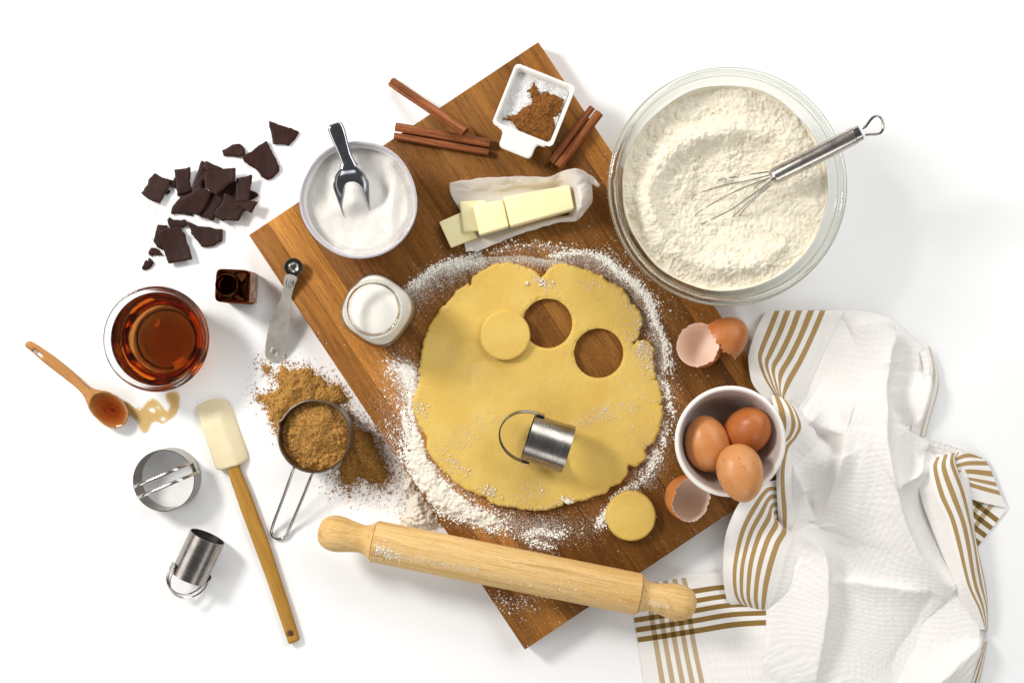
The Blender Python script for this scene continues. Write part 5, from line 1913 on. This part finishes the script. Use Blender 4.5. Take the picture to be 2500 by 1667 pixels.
def egg_material(name, c1, c2, specks):
    t = NT(name)
    v = t.coord()
    col = t.mix(t.ramp(t.noise(v, 70, 5), [(0.3, 0.0), (0.7, 1.0)]), lin(c1), lin(c2))
    col = t.mix(t.ramp(t.noise(v, 900, 2), [(0.55, 0.0), (0.75, 0.25)]), col, lin((214, 156, 100)))
    if specks:
        vo = t.new('ShaderNodeTexVoronoi')
        vo.inputs['Scale'].default_value = 230
        t.link(v, vo.inputs['Vector'])
        m = t.math('MULTIPLY', t.ramp(vo.outputs['Distance'], [(0.12, 1.0), (0.2, 0.0)]), t.ramp(t.noise(v, 90, 2), [(0.5, 0.0), (0.58, 1.0)]))
        col = t.mix(m, col, lin((112, 62, 34)))
    t.set(Base_Color=col, Roughness=0.38, Specular_IOR_Level=0.4, Subsurface_Weight=0.12, Subsurface_Radius=(1, .5, .25), Subsurface_Scale=0.003)
    t.bump(t.noise(v, 1400, 3, 0.7), 0.15, 0.0004)
    return t.m


M_EGG1 = egg_material('brown_eggshell', (206, 140, 82), (190, 120, 64), False)
M_EGG2 = egg_material('dark_eggshell', (188, 112, 58), (170, 94, 44), False)
M_EGG3 = egg_material('speckled_eggshell', (212, 150, 94), (198, 132, 76), True)


def egg_prof(t):
    """t 0..pi from blunt end to pointed end; unit: half width 1, length ~2.6"""
    z = -math.cos(t) * 1.28
    r = math.sin(t) * (1 - 0.10 * math.cos(PI - t))
    return r, z


def egg(px, py, z, halfw, axis, mat, label):
    pr_ = [egg_prof(t) for t in np.linspace(0, PI, 48)]
    v, f = lathe([(r * halfw, zz * halfw) for r, zz in pr_], 64)
    v = v @ aim(axis).T + W(px, py, z)
    add('egg', v, f, mat, smooth=180, label=label, cat='egg', group='whole brown eggs in the bowl')


e1p = ze([(383, 895)])[0]
e2p = ze([(645, 806)])[0]
e3p = ze([(594, 1082)])[0]
egg(e1p[0], e1p[1], ZB + 0.0345, 0.0216, (-0.20, 0.95, 0.12), M_EGG1, 'plain brown egg at the left of the bowl')
egg(e2p[0], e2p[1], ZB + 0.0360, 0.0216, (0.30, 0.42, 0.80), M_EGG2, 'dark brown egg at the upper right of the bowl')
egg(e3p[0], e3p[1], ZB + 0.0615, 0.0216, (0.16, -0.93, 0.30), M_EGG3, 'speckled brown egg on top of the others at the bowl rim')

M_SHIN = simple('shell_lining', (243, 219, 202), (236, 208, 190), rough=0.5, ns=60, spec=0.35, sss=0.2, sssr=(1, .6, .5))
M_SHOUT = egg_material('broken_shell', (196, 122, 68), (178, 104, 52), False)


def shell(px, py, z, halfw, axis, cut, seed, label, spin=0.0, jag=0.10, blunt=True):
    """part of an egg from one end up to a ragged edge; +axis points out of the opening"""
    nt, na = 40, 110
    th = np.arange(na) * 2 * PI / na
    cx, cyy = np.cos(th) * 2.2, np.sin(th) * 2.2
    tm = cut + jag * fbm(cx + seed, cyy, 0.3, o=2) + jag * 0.9 * (worley(cx * 2.2 + seed, cyy * 2.2)[0] - 0.45) + 0.05 * np.sign(perlin(cx * 3 + seed, cyy * 3)) * (np.abs(perlin(cx * 3 + seed, cyy * 3)) > 0.15)
    V, layers = [], []
    for off in (0.0, -0.00042):
        s = len(V)
        L = []
        for i in range(nt + 1):
            row = []
            for j in range(na):
                t = tm[j] * i / nt
                r, zz = egg_prof(t)
                if not blunt:
                    r2, z2_ = egg_prof(PI - t)
                    r, zz = r2, -z2_
                r, zz = r * halfw, zz * halfw
                sc = (halfw + off) / halfw
                V.append((r * sc * math.cos(th[j]), r * sc * math.sin(th[j]), zz * sc))
            L.append(i)
        layers.append(s)
    V = np.array(V)
    F, mi = [], []
    for li_, s in enumerate(range(0, len(V), (nt + 1) * na)):
        for i in range(nt):
            for j in range(na):
                j2 = (j + 1) % na
                q = (s + i * na + j, s + i * na + j2, s + (i + 1) * na + j2, s + (i + 1) * na + j)
                F.append(q if li_ == 0 else q[::-1])
                mi.append(li_)
    s2 = (nt + 1) * na
    for j in range(na):
        j2 = (j + 1) % na
        F.append((nt * na + j, nt * na + j2, s2 + nt * na + j2, s2 + nt * na + j))
        mi.append(1)
    A = aim(axis, spin)
    V = V @ A.T + W(px, py, z)
    add('eggshell', V, F, [M_SHOUT, M_SHIN], mi=mi, smooth=50, label=label, cat='eggshell', group='broken brown eggshells')


zg = zf(1600, 740, 7.84)
p1 = zg([(820, 800)])[0]
shell(p1[0], p1[1], ZB + 0.0272, 0.0216, (-0.44, 0.20, 0.87), 1.62, 3.0, 'half eggshell with its pale hollow facing up at the right of the dough', spin=1.0)
p2 = zg([(1290, 720)])[0]
shell(p2[0], p2[1], ZB + 0.0235, 0.0212, (-0.70, -0.62, -0.28), 1.62, 8.0, 'half eggshell lying dome up behind the hollow half', spin=0.4, blunt=False)
zh = zf(1600, 1140, 9.8)
p3 = zh([(860, 760)])[0]
shell(p3[0], p3[1], ZB + 0.0282, 0.0224, (0.46, -0.10, 0.88), 1.60, 12.5, 'open half eggshell lying below the egg bowl', spin=2.0, jag=0.07)

# ================================================================== rolling pin
zp = zf(740, 1220, 2.352)
ZPN = ZB + 0.0206
g0, g1 = W(*zp([(88, 172)])[0], ZPN), W(*zp([(2255, 607)])[0], ZPN)
Lp = np.linalg.norm(g1 - g0)
pang = math.atan2(g1[1] - g0[1], g1[0] - g0[0])
pin = thing('rolling_pin', (g0[0], g0[1], ZPN), 'pale wooden rolling pin lying across the lower board corner', 'rolling pin', rot=(0, 0, pang))
RP = 0.0203
xL = 0.0545
xR = Lp - 0.0560


def lathe_x(prof, n=72):
    v, f = lathe([(r, x) for x, r in prof], n)
    return np.stack([v[:, 2], v[:, 0], v[:, 1]], 1), f


v, f = lathe_x([(xL, 0.0)] + [(xL, 0.0120), (xL + 0.0002, RP - 0.0012), (xL + 0.0010, RP - 0.0001)] + [(x, RP) for x in np.linspace(xL + 0.003, xR - 0.003, 40)] + [(xR - 0.0010, RP - 0.0001), (xR - 0.0002, RP - 0.0012), (xR, 0.0120), (xR, 0.0)])
add('barrel', v, f, M_MAPLE, parent=pin, local=True, smooth=45)
hpf = cr([(0.0, 0.0), (0.0006, 0.0060), (0.0040, 0.0125), (0.0120, 0.0168), (0.0220, 0.0172), (0.0330, 0.0150), (0.0430, 0.0136), (0.0490, 0.0150), (0.0535, 0.0182), (0.0542, 0.0185)], 50)
hpf[:, 1] = np.maximum(hpf[:, 1], 0)
hpf[0] = (0, 0)
hl = [tuple(p) for p in hpf] + [(0.05435, 0.0)]
v, f = lathe_x(hl)
add('handle', v, f, M_MAPLE, parent=pin, local=True, smooth=50)
v2 = v.copy()
v2[:, 0] = Lp - v[:, 0] * (Lp - xR - 0.0002) / 0.0543
add('handle', v2, [tuple(reversed(q)) for q in f], M_MAPLE, parent=pin, local=True, smooth=50)
# flour on the pin
pts, szs = [], []
for (x0, x1, a_c, a_s, n, s0) in ((0.06, 0.16, -0.28, 0.10, 900, 0.00028), (0.058, 0.085, -0.30, 0.28, 130, 0.0006), (0.06, 0.075, -0.20, 0.15, 60, 0.0008), (0.10, 0.30, 0.25, 0.30, 900, 0.00019), (0.06, 0.34, 0.1, 0.5, 900, 0.0002), (0.17, 0.26, -0.35, 0.2, 300, 0.00028), (0.325, 0.345, -0.10, 0.10, 260, 0.00026), (0.15, 0.33, -0.1, 0.35, 120, 0.0004)):
    xx = rng.uniform(x0, x1, n)
    aa = rng.normal(a_c + (0.25 * (xx - x0) if a_s < 0.12 else 0), a_s, n)
    s = s0 * np.exp(0.4 * rng.normal(size=n))
    pts.append(np.column_stack([xx, RP * np.sin(aa), RP * np.cos(aa)]) * (1, 1, 1))
    szs.append(s)
pts, szs = np.concatenate(pts), np.concatenate(szs)
pts = pts @ rotm(0, 0, pang).T + (g0[0], g0[1], ZPN)
v, f = grains(pts, szs, 'oct', 0.8)
add('flour_on_pin', v, f, M_FLOUR, smooth=0, label='streaks of flour clinging to the rolling pin barrel', cat='flour', kind='stuff')
# ================================================================== kitchen towel
def towel_material(name, both, faint=1.0):
    """u and v are distances in metres from the hems; gold stripes run beside each hem, waffle weave beyond"""
    t = NT(name)
    uv = t.new('ShaderNodeTexCoord')
    sp_ = t.new('ShaderNodeSeparateXYZ')
    t.link(uv.outputs['UV'], sp_.inputs[0])

    def band(c):
        q = t.math('DIVIDE', t.math('SUBTRACT', c, 0.012), 0.0096)
        on = t.math('LESS_THAN', t.math('FRACT', q), 0.53)
        a = t.math('GREATER_THAN', q, 0.0)
        b = t.math('LESS_THAN', q, 5.0)
        return t.math('MULTIPLY', on, t.math('MULTIPLY', a, b))
    wv = t.noise(t.coord((1, 1, 1), 'UV'), 2600, 2, 0.6)
    tw = t.new('ShaderNodeTexChecker')
    tw.inputs['Scale'].default_value = 1500
    t.link(uv.outputs['UV'], tw.inputs['Vector'])
    weave = t.math('MULTIPLY_ADD', wv, 0.5, t.math('MULTIPLY', tw.outputs['Fac'], 0.22))
    su = band(sp_.outputs[0])
    white = t.mix(t.ramp(t.noise(t.coord(), 900, 3), [(0.3, 0.0), (0.7, 1.0)]), lin((243, 240, 237)), lin((237, 233, 228)))
    gold = t.mix(weave, lin((150, 116, 62)), lin((208, 180, 130)))
    pale = t.mix(weave, lin((170, 142, 98)), lin((226, 210, 184)))
    dark = t.mix(weave, lin((84, 66, 22)), lin((120, 96, 40)))
    if both:
        sv = band(sp_.outputs[1])
        col = t.mix(su, white, pale)
        gv_ = t.mix(weave, lin((120, 92, 40)), lin((176, 142, 82)))
        col = t.mix(sv, col, gv_)
        col = t.mix(t.math('MULTIPLY', su, sv), col, dark)
    else:
        col = t.mix(t.math('MULTIPLY', su, faint), white, gold)
    t.set(Base_Color=col, Roughness=0.85, Specular_IOR_Level=0.15, Sheen_Weight=0.15)
    t.set(Subsurface_Weight=0.12, Subsurface_Radius=(1, .95, .85), Subsurface_Scale=0.003)
    t.bump(t.noise(t.coord(), 1500, 3, 0.7), 0.25, 0.0004)
    return t.m


MT_F = towel_material('towel_face', False)
MT_P = towel_material('towel_plaid', True)
MT_B = towel_material('towel_back', False, 0.55)
T4 = zf(1500, 730, 1.6735)
T7 = zf(1440, 1360, 4.523)
T8 = zf(2050, 1050, 2.542)
T5 = zf(1700, 740, 3.408)
pieces = []          # (V, F, UV, material index)


def waffle(u, v):
    c = 0.0070
    a = np.abs(((u / c) % 1.0) - 0.5) * 2
    b = np.abs(((v / c) % 1.0) - 0.5) * 2
    return np.maximum(a, b) ** 1.6


def ribbon(frame, rows, us, vs, nu, nv, mat=0, waf=True):
    """rows[r][c] = (x, y, z_mm); us[c] or us[r][c] = distance to hem (mm); vs[r] distance along (mm)"""
    C = []
    for r, row in enumerate(rows):
        line = []
        for c, (x, y, z) in enumerate(row):
            p = W(*frame([(x, y)])[0], z / 1000.0)
            uu = us[r][c] if hasattr(us[0], '__len__') else us[c]
            vv = vs[r][c] if hasattr(vs[0], '__len__') else vs[r]
            line.append([p[0], p[1], p[2], uu / 1000.0, vv / 1000.0])
        C.append(line)
    A, F = patch(np.array(C), nu, nv)
    V, uv = A[:, :3].copy(), A[:, 3:]
    if waf:
        m = sst(0.058, 0.062, uv[:, 0]) * (sst(0.058, 0.062, uv[:, 1]) if mat == 1 else 1)
        V[:, 2] += m * 0.0007 * waffle(uv[:, 0], uv[:, 1])
    V[:, 2] = np.maximum(V[:, 2], 0.0012)
    # make all faces look up on average
    a, b, c = V[F[:, 0]], V[F[:, 1]], V[F[:, 2]]
    if np.cross(b - a, c - a)[:, 2].mean() < 0:
        F = F[:, ::-1]
    pieces.append((V, F, uv, mat))


# ---- main field as one folded sheet
MAIN = [(905, 62), (1000, 45), (1100, 65), (1160, 95), (1230, 160), (1275, 200), (1310, 280), (1322, 330), (1300, 420), (1270, 530), (1290, 572), (1360, 600), (1432, 622), (1470, 700), (1475, 850), (1490, 1000), (1512, 1150), (1525, 1300), (1520, 1400), (1490, 1500), (1470, 1580), (1450, 1660), (560, 1660), (575, 1500), (600, 1340), (610, 1250), (640, 1150), (680, 950), (690, 800), (690, 600), (712, 470), (750, 380), (800, 270), (850, 160)]
mp_ = cr(WP(T4(MAIN), 0.008), 160, closed=True)


def folds(x, y):
    """heights in metres from creases traced in the photograph (given in that view's units)"""
    # back to view units at mid height
    k = (HC - 0.012) / HC
    tx = (x / (S * k) + 1250 - 1500) * 1.6735
    ty = (833.5 - y / (S * k) - 730) * 1.6735
    tx = tx + 14 * perlin(tx / 120, ty / 120)
    ty = ty + 14 * perlin(tx / 120 + 7, ty / 120 + 3)
    z = np.full(x.shape, 0.0075)

    def crease(pts, h, wl, wr, end=60.0):
        """asymmetric ridge: wl falls off to the left of travel, wr to the right (view units, y down)"""
        p = cr(np.array(pts, float), len(pts) * 6)
        best = np.full(x.shape, 1e9)
        sd = np.zeros(x.shape)
        tt = np.zeros(x.shape)
        n = len(p)
        for i_ in range(n - 1):
            a, b = p[i_], p[i_ + 1]
            d = b - a
            L = (d ** 2).sum()
            t = np.clip(((tx - a[0]) * d[0] + (ty - a[1]) * d[1]) / L, 0, 1)
            ex, ey = tx - a[0] - t * d[0], ty - a[1] - t * d[1]
            dist = np.hypot(ex, ey)
            m = dist < best
            best = np.where(m, dist, best)
            sd = np.where(m, ex * d[1] - ey * d[0], sd)      # >0: left of travel on screen (y down)
            tt = np.where(m, (i_ + t) / (n - 1), tt)
        w = np.where(sd > 0, wl, wr)
        bb = np.sqrt(best ** 2 + 36.0) - 6.0
        prof = np.exp(-(bb / w) ** 1.12)
        taper = np.sin(np.clip(tt, 0.0, 1.0) * PI) ** 0.5
        return 1.4 * h * prof * taper

    z = z + crease([(1150, 130), (1112, 230), (1092, 400), (1086, 600), (1120, 760), (1160, 900), (1260, 1080), (1390, 1195)], 0.021, 26, 150)
    z = z + crease([(930, 380), (936, 460), (930, 545), (900, 680), (860, 830), (826, 925)], 0.012, 110, 22)
    z = z - crease([(795, 515), (860, 570), (898, 640)], 0.009, 40, 40)
    z = z - crease([(790, 780), (815, 860), (826, 930)], 0.008, 30, 36)
    z = z + crease([(770, 470), (850, 520), (925, 545)], 0.007, 90, 14)
    z = z + crease([(705, 620), (770, 790), (815, 915)], 0.006, 16, 60)
    z = z + crease([(700, 960), (800, 985), (852, 1060), (858, 1230), (838, 1400), (815, 1600)], 0.014, 26, 110)
    z = z + crease([(1425, 640), (1432, 850), (1470, 1050), (1500, 1230), (1515, 1370)], 0.005, 60, 75)
    z = z + crease([(1515, 1385), (1400, 1470), (1300, 1560), (1260, 1640)], 0.014, 120, 36)
    z = z - crease([(1300, 1200), (1240, 1350), (1180, 1500), (1150, 1620)], 0.006, 60, 60)
    z = z + crease([(870, 1150), (1000, 1155), (1150, 1175), (1280, 1200)], 0.004, 16, 50)
    z = z + crease([(1292, 575), (1235, 690), (1130, 768)], 0.010, 18, 80)
    z = z - crease([(1240, 640), (1330, 610), (1420, 625)], 0.007, 30, 30)
    z = z + crease([(1130, 775), (1250, 705), (1330, 665)], 0.007, 14, 60)
    z = z + crease([(1290, 300), (1285, 420), (1250, 530)], 0.008, 30, 70)
    z = z - crease([(1120, 260), (1130, 420), (1200, 520)], 0.006, 40, 40)
    z = z + crease([(960, 130), (1040, 100), (1150, 120)], 0.005, 60, 60)
    z = z + crease([(1000, 520), (985, 760), (960, 1000)], 0.003, 60, 60)
    z = z + 0.0004 * fbm(tx / 90, ty / 90, 2.7, o=3) + 0.0002 * fbm(tx / 22, ty / 22, 1.1, o=2)
    return z, tx, ty


def main_top(x, y, d):
    z, tx, ty = folds(x, y)
    a_ = math.radians(14) + 0.25 * perlin(tx / 420, ty / 420)
    u = (tx * np.cos(a_) + ty * np.sin(a_)) / 1.6735 * S
    v = (-tx * np.sin(a_) + ty * np.cos(a_)) / 1.6735 * S
    e = sst(0, 0.010, d)
    z = 0.0016 + (np.maximum(z, 0.0022) - 0.0016) * np.sqrt(e)
    return z + 0.0005 * waffle(u, v) * e


V, F = sheet(dpoly(mp_), bbox(mp_), 0.0010, main_top, lambda x, y, d: np.maximum(main_top(x, y, d) - 0.0010, 0.0003), snap=True)
pieces.append((V, F, np.full((len(V), 2), 0.3), 0))

# ---- left striped hem, upper run
us = [0, 12, 34, 56, 76]
ribbon(T4, [
    [(620, 52, 2), (656, 48, 2), (760, 46, 2.5), (866, 46, 3), (945, 48, 4)],
    [(612, 62, 7), (650, 58, 8), (752, 58, 9), (860, 60, 10), (930, 64, 9)],
    [(578, 130, 10), (622, 128, 13), (720, 142, 15), (822, 150, 15), (900, 165, 9)],
    [(552, 210, 10), (592, 205, 14), (680, 225, 16), (775, 250, 16), (850, 275, 9)],
    [(548, 262, 9), (588, 252, 13), (650, 282, 17), (722, 345, 17), (792, 390, 9)],
    [(562, 340, 8), (612, 322, 10), (662, 352, 13), (698, 395, 15), (760, 445, 8)],
    [(604, 396, 4), (652, 388, 5), (678, 404, 7), (694, 418, 9), (725, 455, 6)],
    [(640, 425, 2), (668, 420, 3), (684, 424, 4), (694, 430, 5), (715, 465, 4)]], us, [0, 6, 26, 48, 64, 86, 104, 114], 70, 90)
# ---- middle run, a narrow twisted length beside the egg bowl
ribbon(T4, [
    [(640, 392, 8), (688, 400, 11), (704, 408, 12), (735, 435, 9)],
    [(650, 447, 9), (715, 447, 15), (740, 452, 16), (790, 490, 10)],
    [(655, 503, 9), (728, 507, 17), (766, 518, 18), (825, 555, 10)],
    [(655, 553, 9), (712, 562, 17), (748, 565, 18), (805, 620, 9)],
    [(672, 600, 11), (690, 606, 16), (714, 612, 17), (770, 660, 9)],
    [(664, 680, 10), (679, 686, 15), (700, 692, 16), (765, 720, 9)],
    [(662, 755, 9), (676, 762, 14), (700, 775, 15), (765, 800, 8)],
    [(666, 850, 8), (681, 860, 13), (708, 866, 14), (770, 885, 8)],
    [(672, 935, 6), (688, 942, 10), (706, 947, 11), (760, 955, 8)]],
    [[27, 42, 56.5, 76]] * 4 + [[40, 47.5, 56.5, 76]] + [[47.6, 49.5, 56.5, 76]] * 4, [0, 18, 36, 50, 62, 84, 104, 128, 150], 46, 110)
# ---- lower run, folded outwards
ribbon(T4, [
    [(676, 736, 1.5), (676, 768, 2), (674, 838, 2), (674, 905, 3), (690, 960, 4)],
    [(592, 757, 5), (622, 772, 7), (645, 845, 9), (668, 918, 11), (722, 975, 9)],
    [(514, 826, 9), (563, 848, 14), (630, 895, 17), (706, 948, 18), (785, 990, 10)],
    [(459, 945, 11), (515, 945, 17), (590, 970, 20), (678, 1005, 21), (775, 1035, 12)],
    [(445, 1050, 12), (489, 1060, 18), (560, 1070, 22), (652, 1085, 22), (760, 1100, 12)],
    [(446, 1150, 11), (483, 1140, 17), (550, 1150, 20), (632, 1165, 20), (745, 1175, 11)],
    [(460, 1226, 7), (492, 1207, 12), (548, 1216, 15), (622, 1226, 15), (705, 1222, 9)],
    [(492, 1260, 3), (516, 1247, 5), (560, 1256, 7), (615, 1264, 8), (655, 1256, 6)],
    [(520, 1268, 1.5), (540, 1262, 2), (570, 1264, 3), (612, 1272, 3), (640, 1272, 3)]], us, [0, 14, 44, 74, 100, 124, 144, 156, 162], 80, 110)
# ---- flat plaid corner, lower left
ribbon(T7, [
    [(425, 312, 1.5), (600, 286, 1.8), (1100, 216, 2.5), (1460, 166, 3), (1960, 100, 3), (2200, 90, 2)],
    [(447, 447, 1.8), (622, 420, 2.2), (1130, 348, 3), (1480, 302, 4), (1940, 300, 4), (2210, 290, 3)],
    [(535, 955, 1.8), (705, 932, 2.2), (1200, 856, 4), (1600, 792, 6), (1950, 768, 7), (2230, 760, 6)],
    [(602, 1389, 1.8), (780, 1389, 2.2), (1310, 1389, 5), (1700, 1380, 8), (2060, 1380, 9), (2330, 1380, 8)],
    [(640, 1640, 1.8), (820, 1640, 2.2), (1360, 1640, 5), (1750, 1640, 8), (2120, 1640, 9), (2400, 1640, 8)]],
    [0, 17 - 4.5, 62 - 2.5, 100, 140, 166], [0, 12, 57, 96, 119], 150, 110, mat=1)
# ---- right striped hem
ribbon(T8, [
    [(470, 222, 10), (535, 196, 12), (592, 172, 13), (660, 150, 12), (705, 140, 10), (745, 134, 6)],
    [(480, 300, 13), (535, 285, 18), (575, 240, 22), (648, 238, 22), (700, 205, 18), (722, 196, 10)],
    [(510, 440, 13), (575, 425, 20), (612, 400, 25), (705, 400, 25), (762, 372, 19), (792, 400, 9)],
    [(560, 580, 12), (635, 560, 20), (675, 540, 25), (765, 560, 24), (808, 560, 16), (828, 562, 5)],
    [(620, 730, 11), (690, 715, 19), (722, 700, 24), (798, 700, 22), (838, 710, 14), (854, 712, 3)],
    [(680, 880, 10), (735, 860, 18), (760, 850, 23), (826, 870, 21), (865, 880, 13), (888, 872, 3)],
    [(720, 1000, 10), (770, 985, 17), (796, 975, 21), (850, 980, 19), (882, 965, 11), (910, 985, 3)],
    [(790, 1120, 9), (830, 1105, 14), (860, 1110, 17), (890, 1095, 14), (910, 1085, 8), (920, 1100, 3)],
    [(865, 1235, 8), (885, 1234, 10), (905, 1236, 10), (915, 1237, 8), (919, 1239, 5), (922, 1242, 2)]],
    [104, 76, 57, 43.2, 33.5, 24], [0, 16, 42, 68, 94, 120, 142, 166, 190], 90, 130)
# ---- corner flap on the right
ribbon(T8, [
    [(690, 180, 10), (790, 141, 9), (880, 167, 4)],
    [(712, 216, 11), (802, 196, 10), (910, 194, 4)],
    [(735, 252, 11), (815, 246, 10), (943, 258, 4)],
    [(745, 290, 10), (832, 300, 9), (968, 326, 4)],
    [(762, 312, 9), (862, 345, 8), (990, 380, 4)],
    [(790, 420, 6), (905, 452, 6), (1037, 482, 4)]], [[56] * 3, [43.2] * 3, [33.5] * 3, [24] * 3, [14.5] * 3, [0] * 3], [0, 30, 70], 40, 60, waf=False) if False else None
_rows = [
    [(690, 180, 10), (712, 216, 11), (735, 252, 11), (745, 290, 10), (762, 312, 9), (790, 420, 6)],
    [(790, 141, 9), (802, 196, 10), (815, 246, 10), (832, 300, 9), (862, 345, 8), (905, 452, 6)],
    [(880, 167, 3), (910, 194, 4), (943, 258, 4), (968, 326, 4), (990, 380, 4), (1037, 482, 3)]]
ribbon(T8, _rows, [56, 45, 35.5, 26, 16, 0], [0, 30, 66], 60, 50, waf=False)
ribbon(T8, [
    [(1037, 488, 2), (915, 394, 2), (817, 318, 2)],
    [(948, 603, 2), (826, 509, 2), (728, 433, 2)],
    [(860, 718, 1.6), (738, 624, 2), (640, 548, 2)]], [0, 25, 45], [0, 23, 46], 60, 60, mat=1, waf=False)
# ---- turned edge at the upper right
ribbon(T5, [
    [(1860, 400, 9), (1925, 360, 7), (1962, 385, 3)],
    [(1890, 560, 12), (1962, 545, 11), (2018, 630, 4)],
    [(1850, 760, 13), (1925, 755, 12), (2002, 770, 4)],
    [(1810, 950, 12), (1880, 955, 11), (1952, 935, 5)],
    [(1775, 1095, 9), (1848, 1105, 8), (1905, 1112, 4)]], [72, 57, 44], [0, 24, 50, 76, 96], 40, 80, mat=2)
# ---- striped edge at the bottom right
ribbon(T8, [
    [(870, 1335, 11), (908, 1312, 9), (920, 1302, 3)],
    [(795, 1450, 13), (850, 1432, 11), (899, 1420, 3)],
    [(742, 1560, 13), (800, 1560, 11), (866, 1560, 3)],
    [(705, 1650, 12), (765, 1650, 10), (842, 1650, 3)]], [58, 40, 15], [0, 24, 46, 64], 50, 60)
# ---- single under-layer that shows between the folds
ribbon(T4, [
    [(1180, 560, 3), (1300, 575, 3), (1380, 600, 2.5), (1440, 622, 1.5)],
    [(1150, 640, 3), (1280, 640, 3), (1380, 660, 3), (1470, 680, 1.5)],
    [(1140, 720, 3), (1260, 730, 3), (1370, 750, 3), (1480, 770, 1.5)]], [170, 140, 115, 95], [0, 20, 40], 70, 40)

nV = np.concatenate([p[0] for p in pieces])
off = np.cumsum([0] + [len(p[0]) for p in pieces[:-1]])
nF = np.concatenate([p[1] + o_ for p, o_ in zip(pieces, off)])
nU = np.concatenate([p[2] for p in pieces])
nM = np.concatenate([np.full(len(p[1]), p[3]) for p in pieces])
# the cloth rides up over the corner of the board
dx_, dy_ = nV[:, 0] - bc[0], nV[:, 1] - bc[1]
lx_, ly_ = np.abs(dx_ * ca + dy_ * sa) - WB / 2, np.abs(-dx_ * sa + dy_ * ca) - LB / 2
dout = np.hypot(np.maximum(lx_, 0), np.maximum(ly_, 0))
lift = 0.0215 * sst(0.042, 0.002, dout)
kk = (HC - nV[:, 2] - lift) / (HC - nV[:, 2])
nV[:, 0] *= kk
nV[:, 1] *= kk
nV[:, 2] += lift
tw = add('kitchen_towel', nV, nF, [MT_F, MT_P, MT_B], uv=nU, mi=nM, smooth=180, label='crumpled white waffle towel with golden brown stripes along its edges', cat='towel')
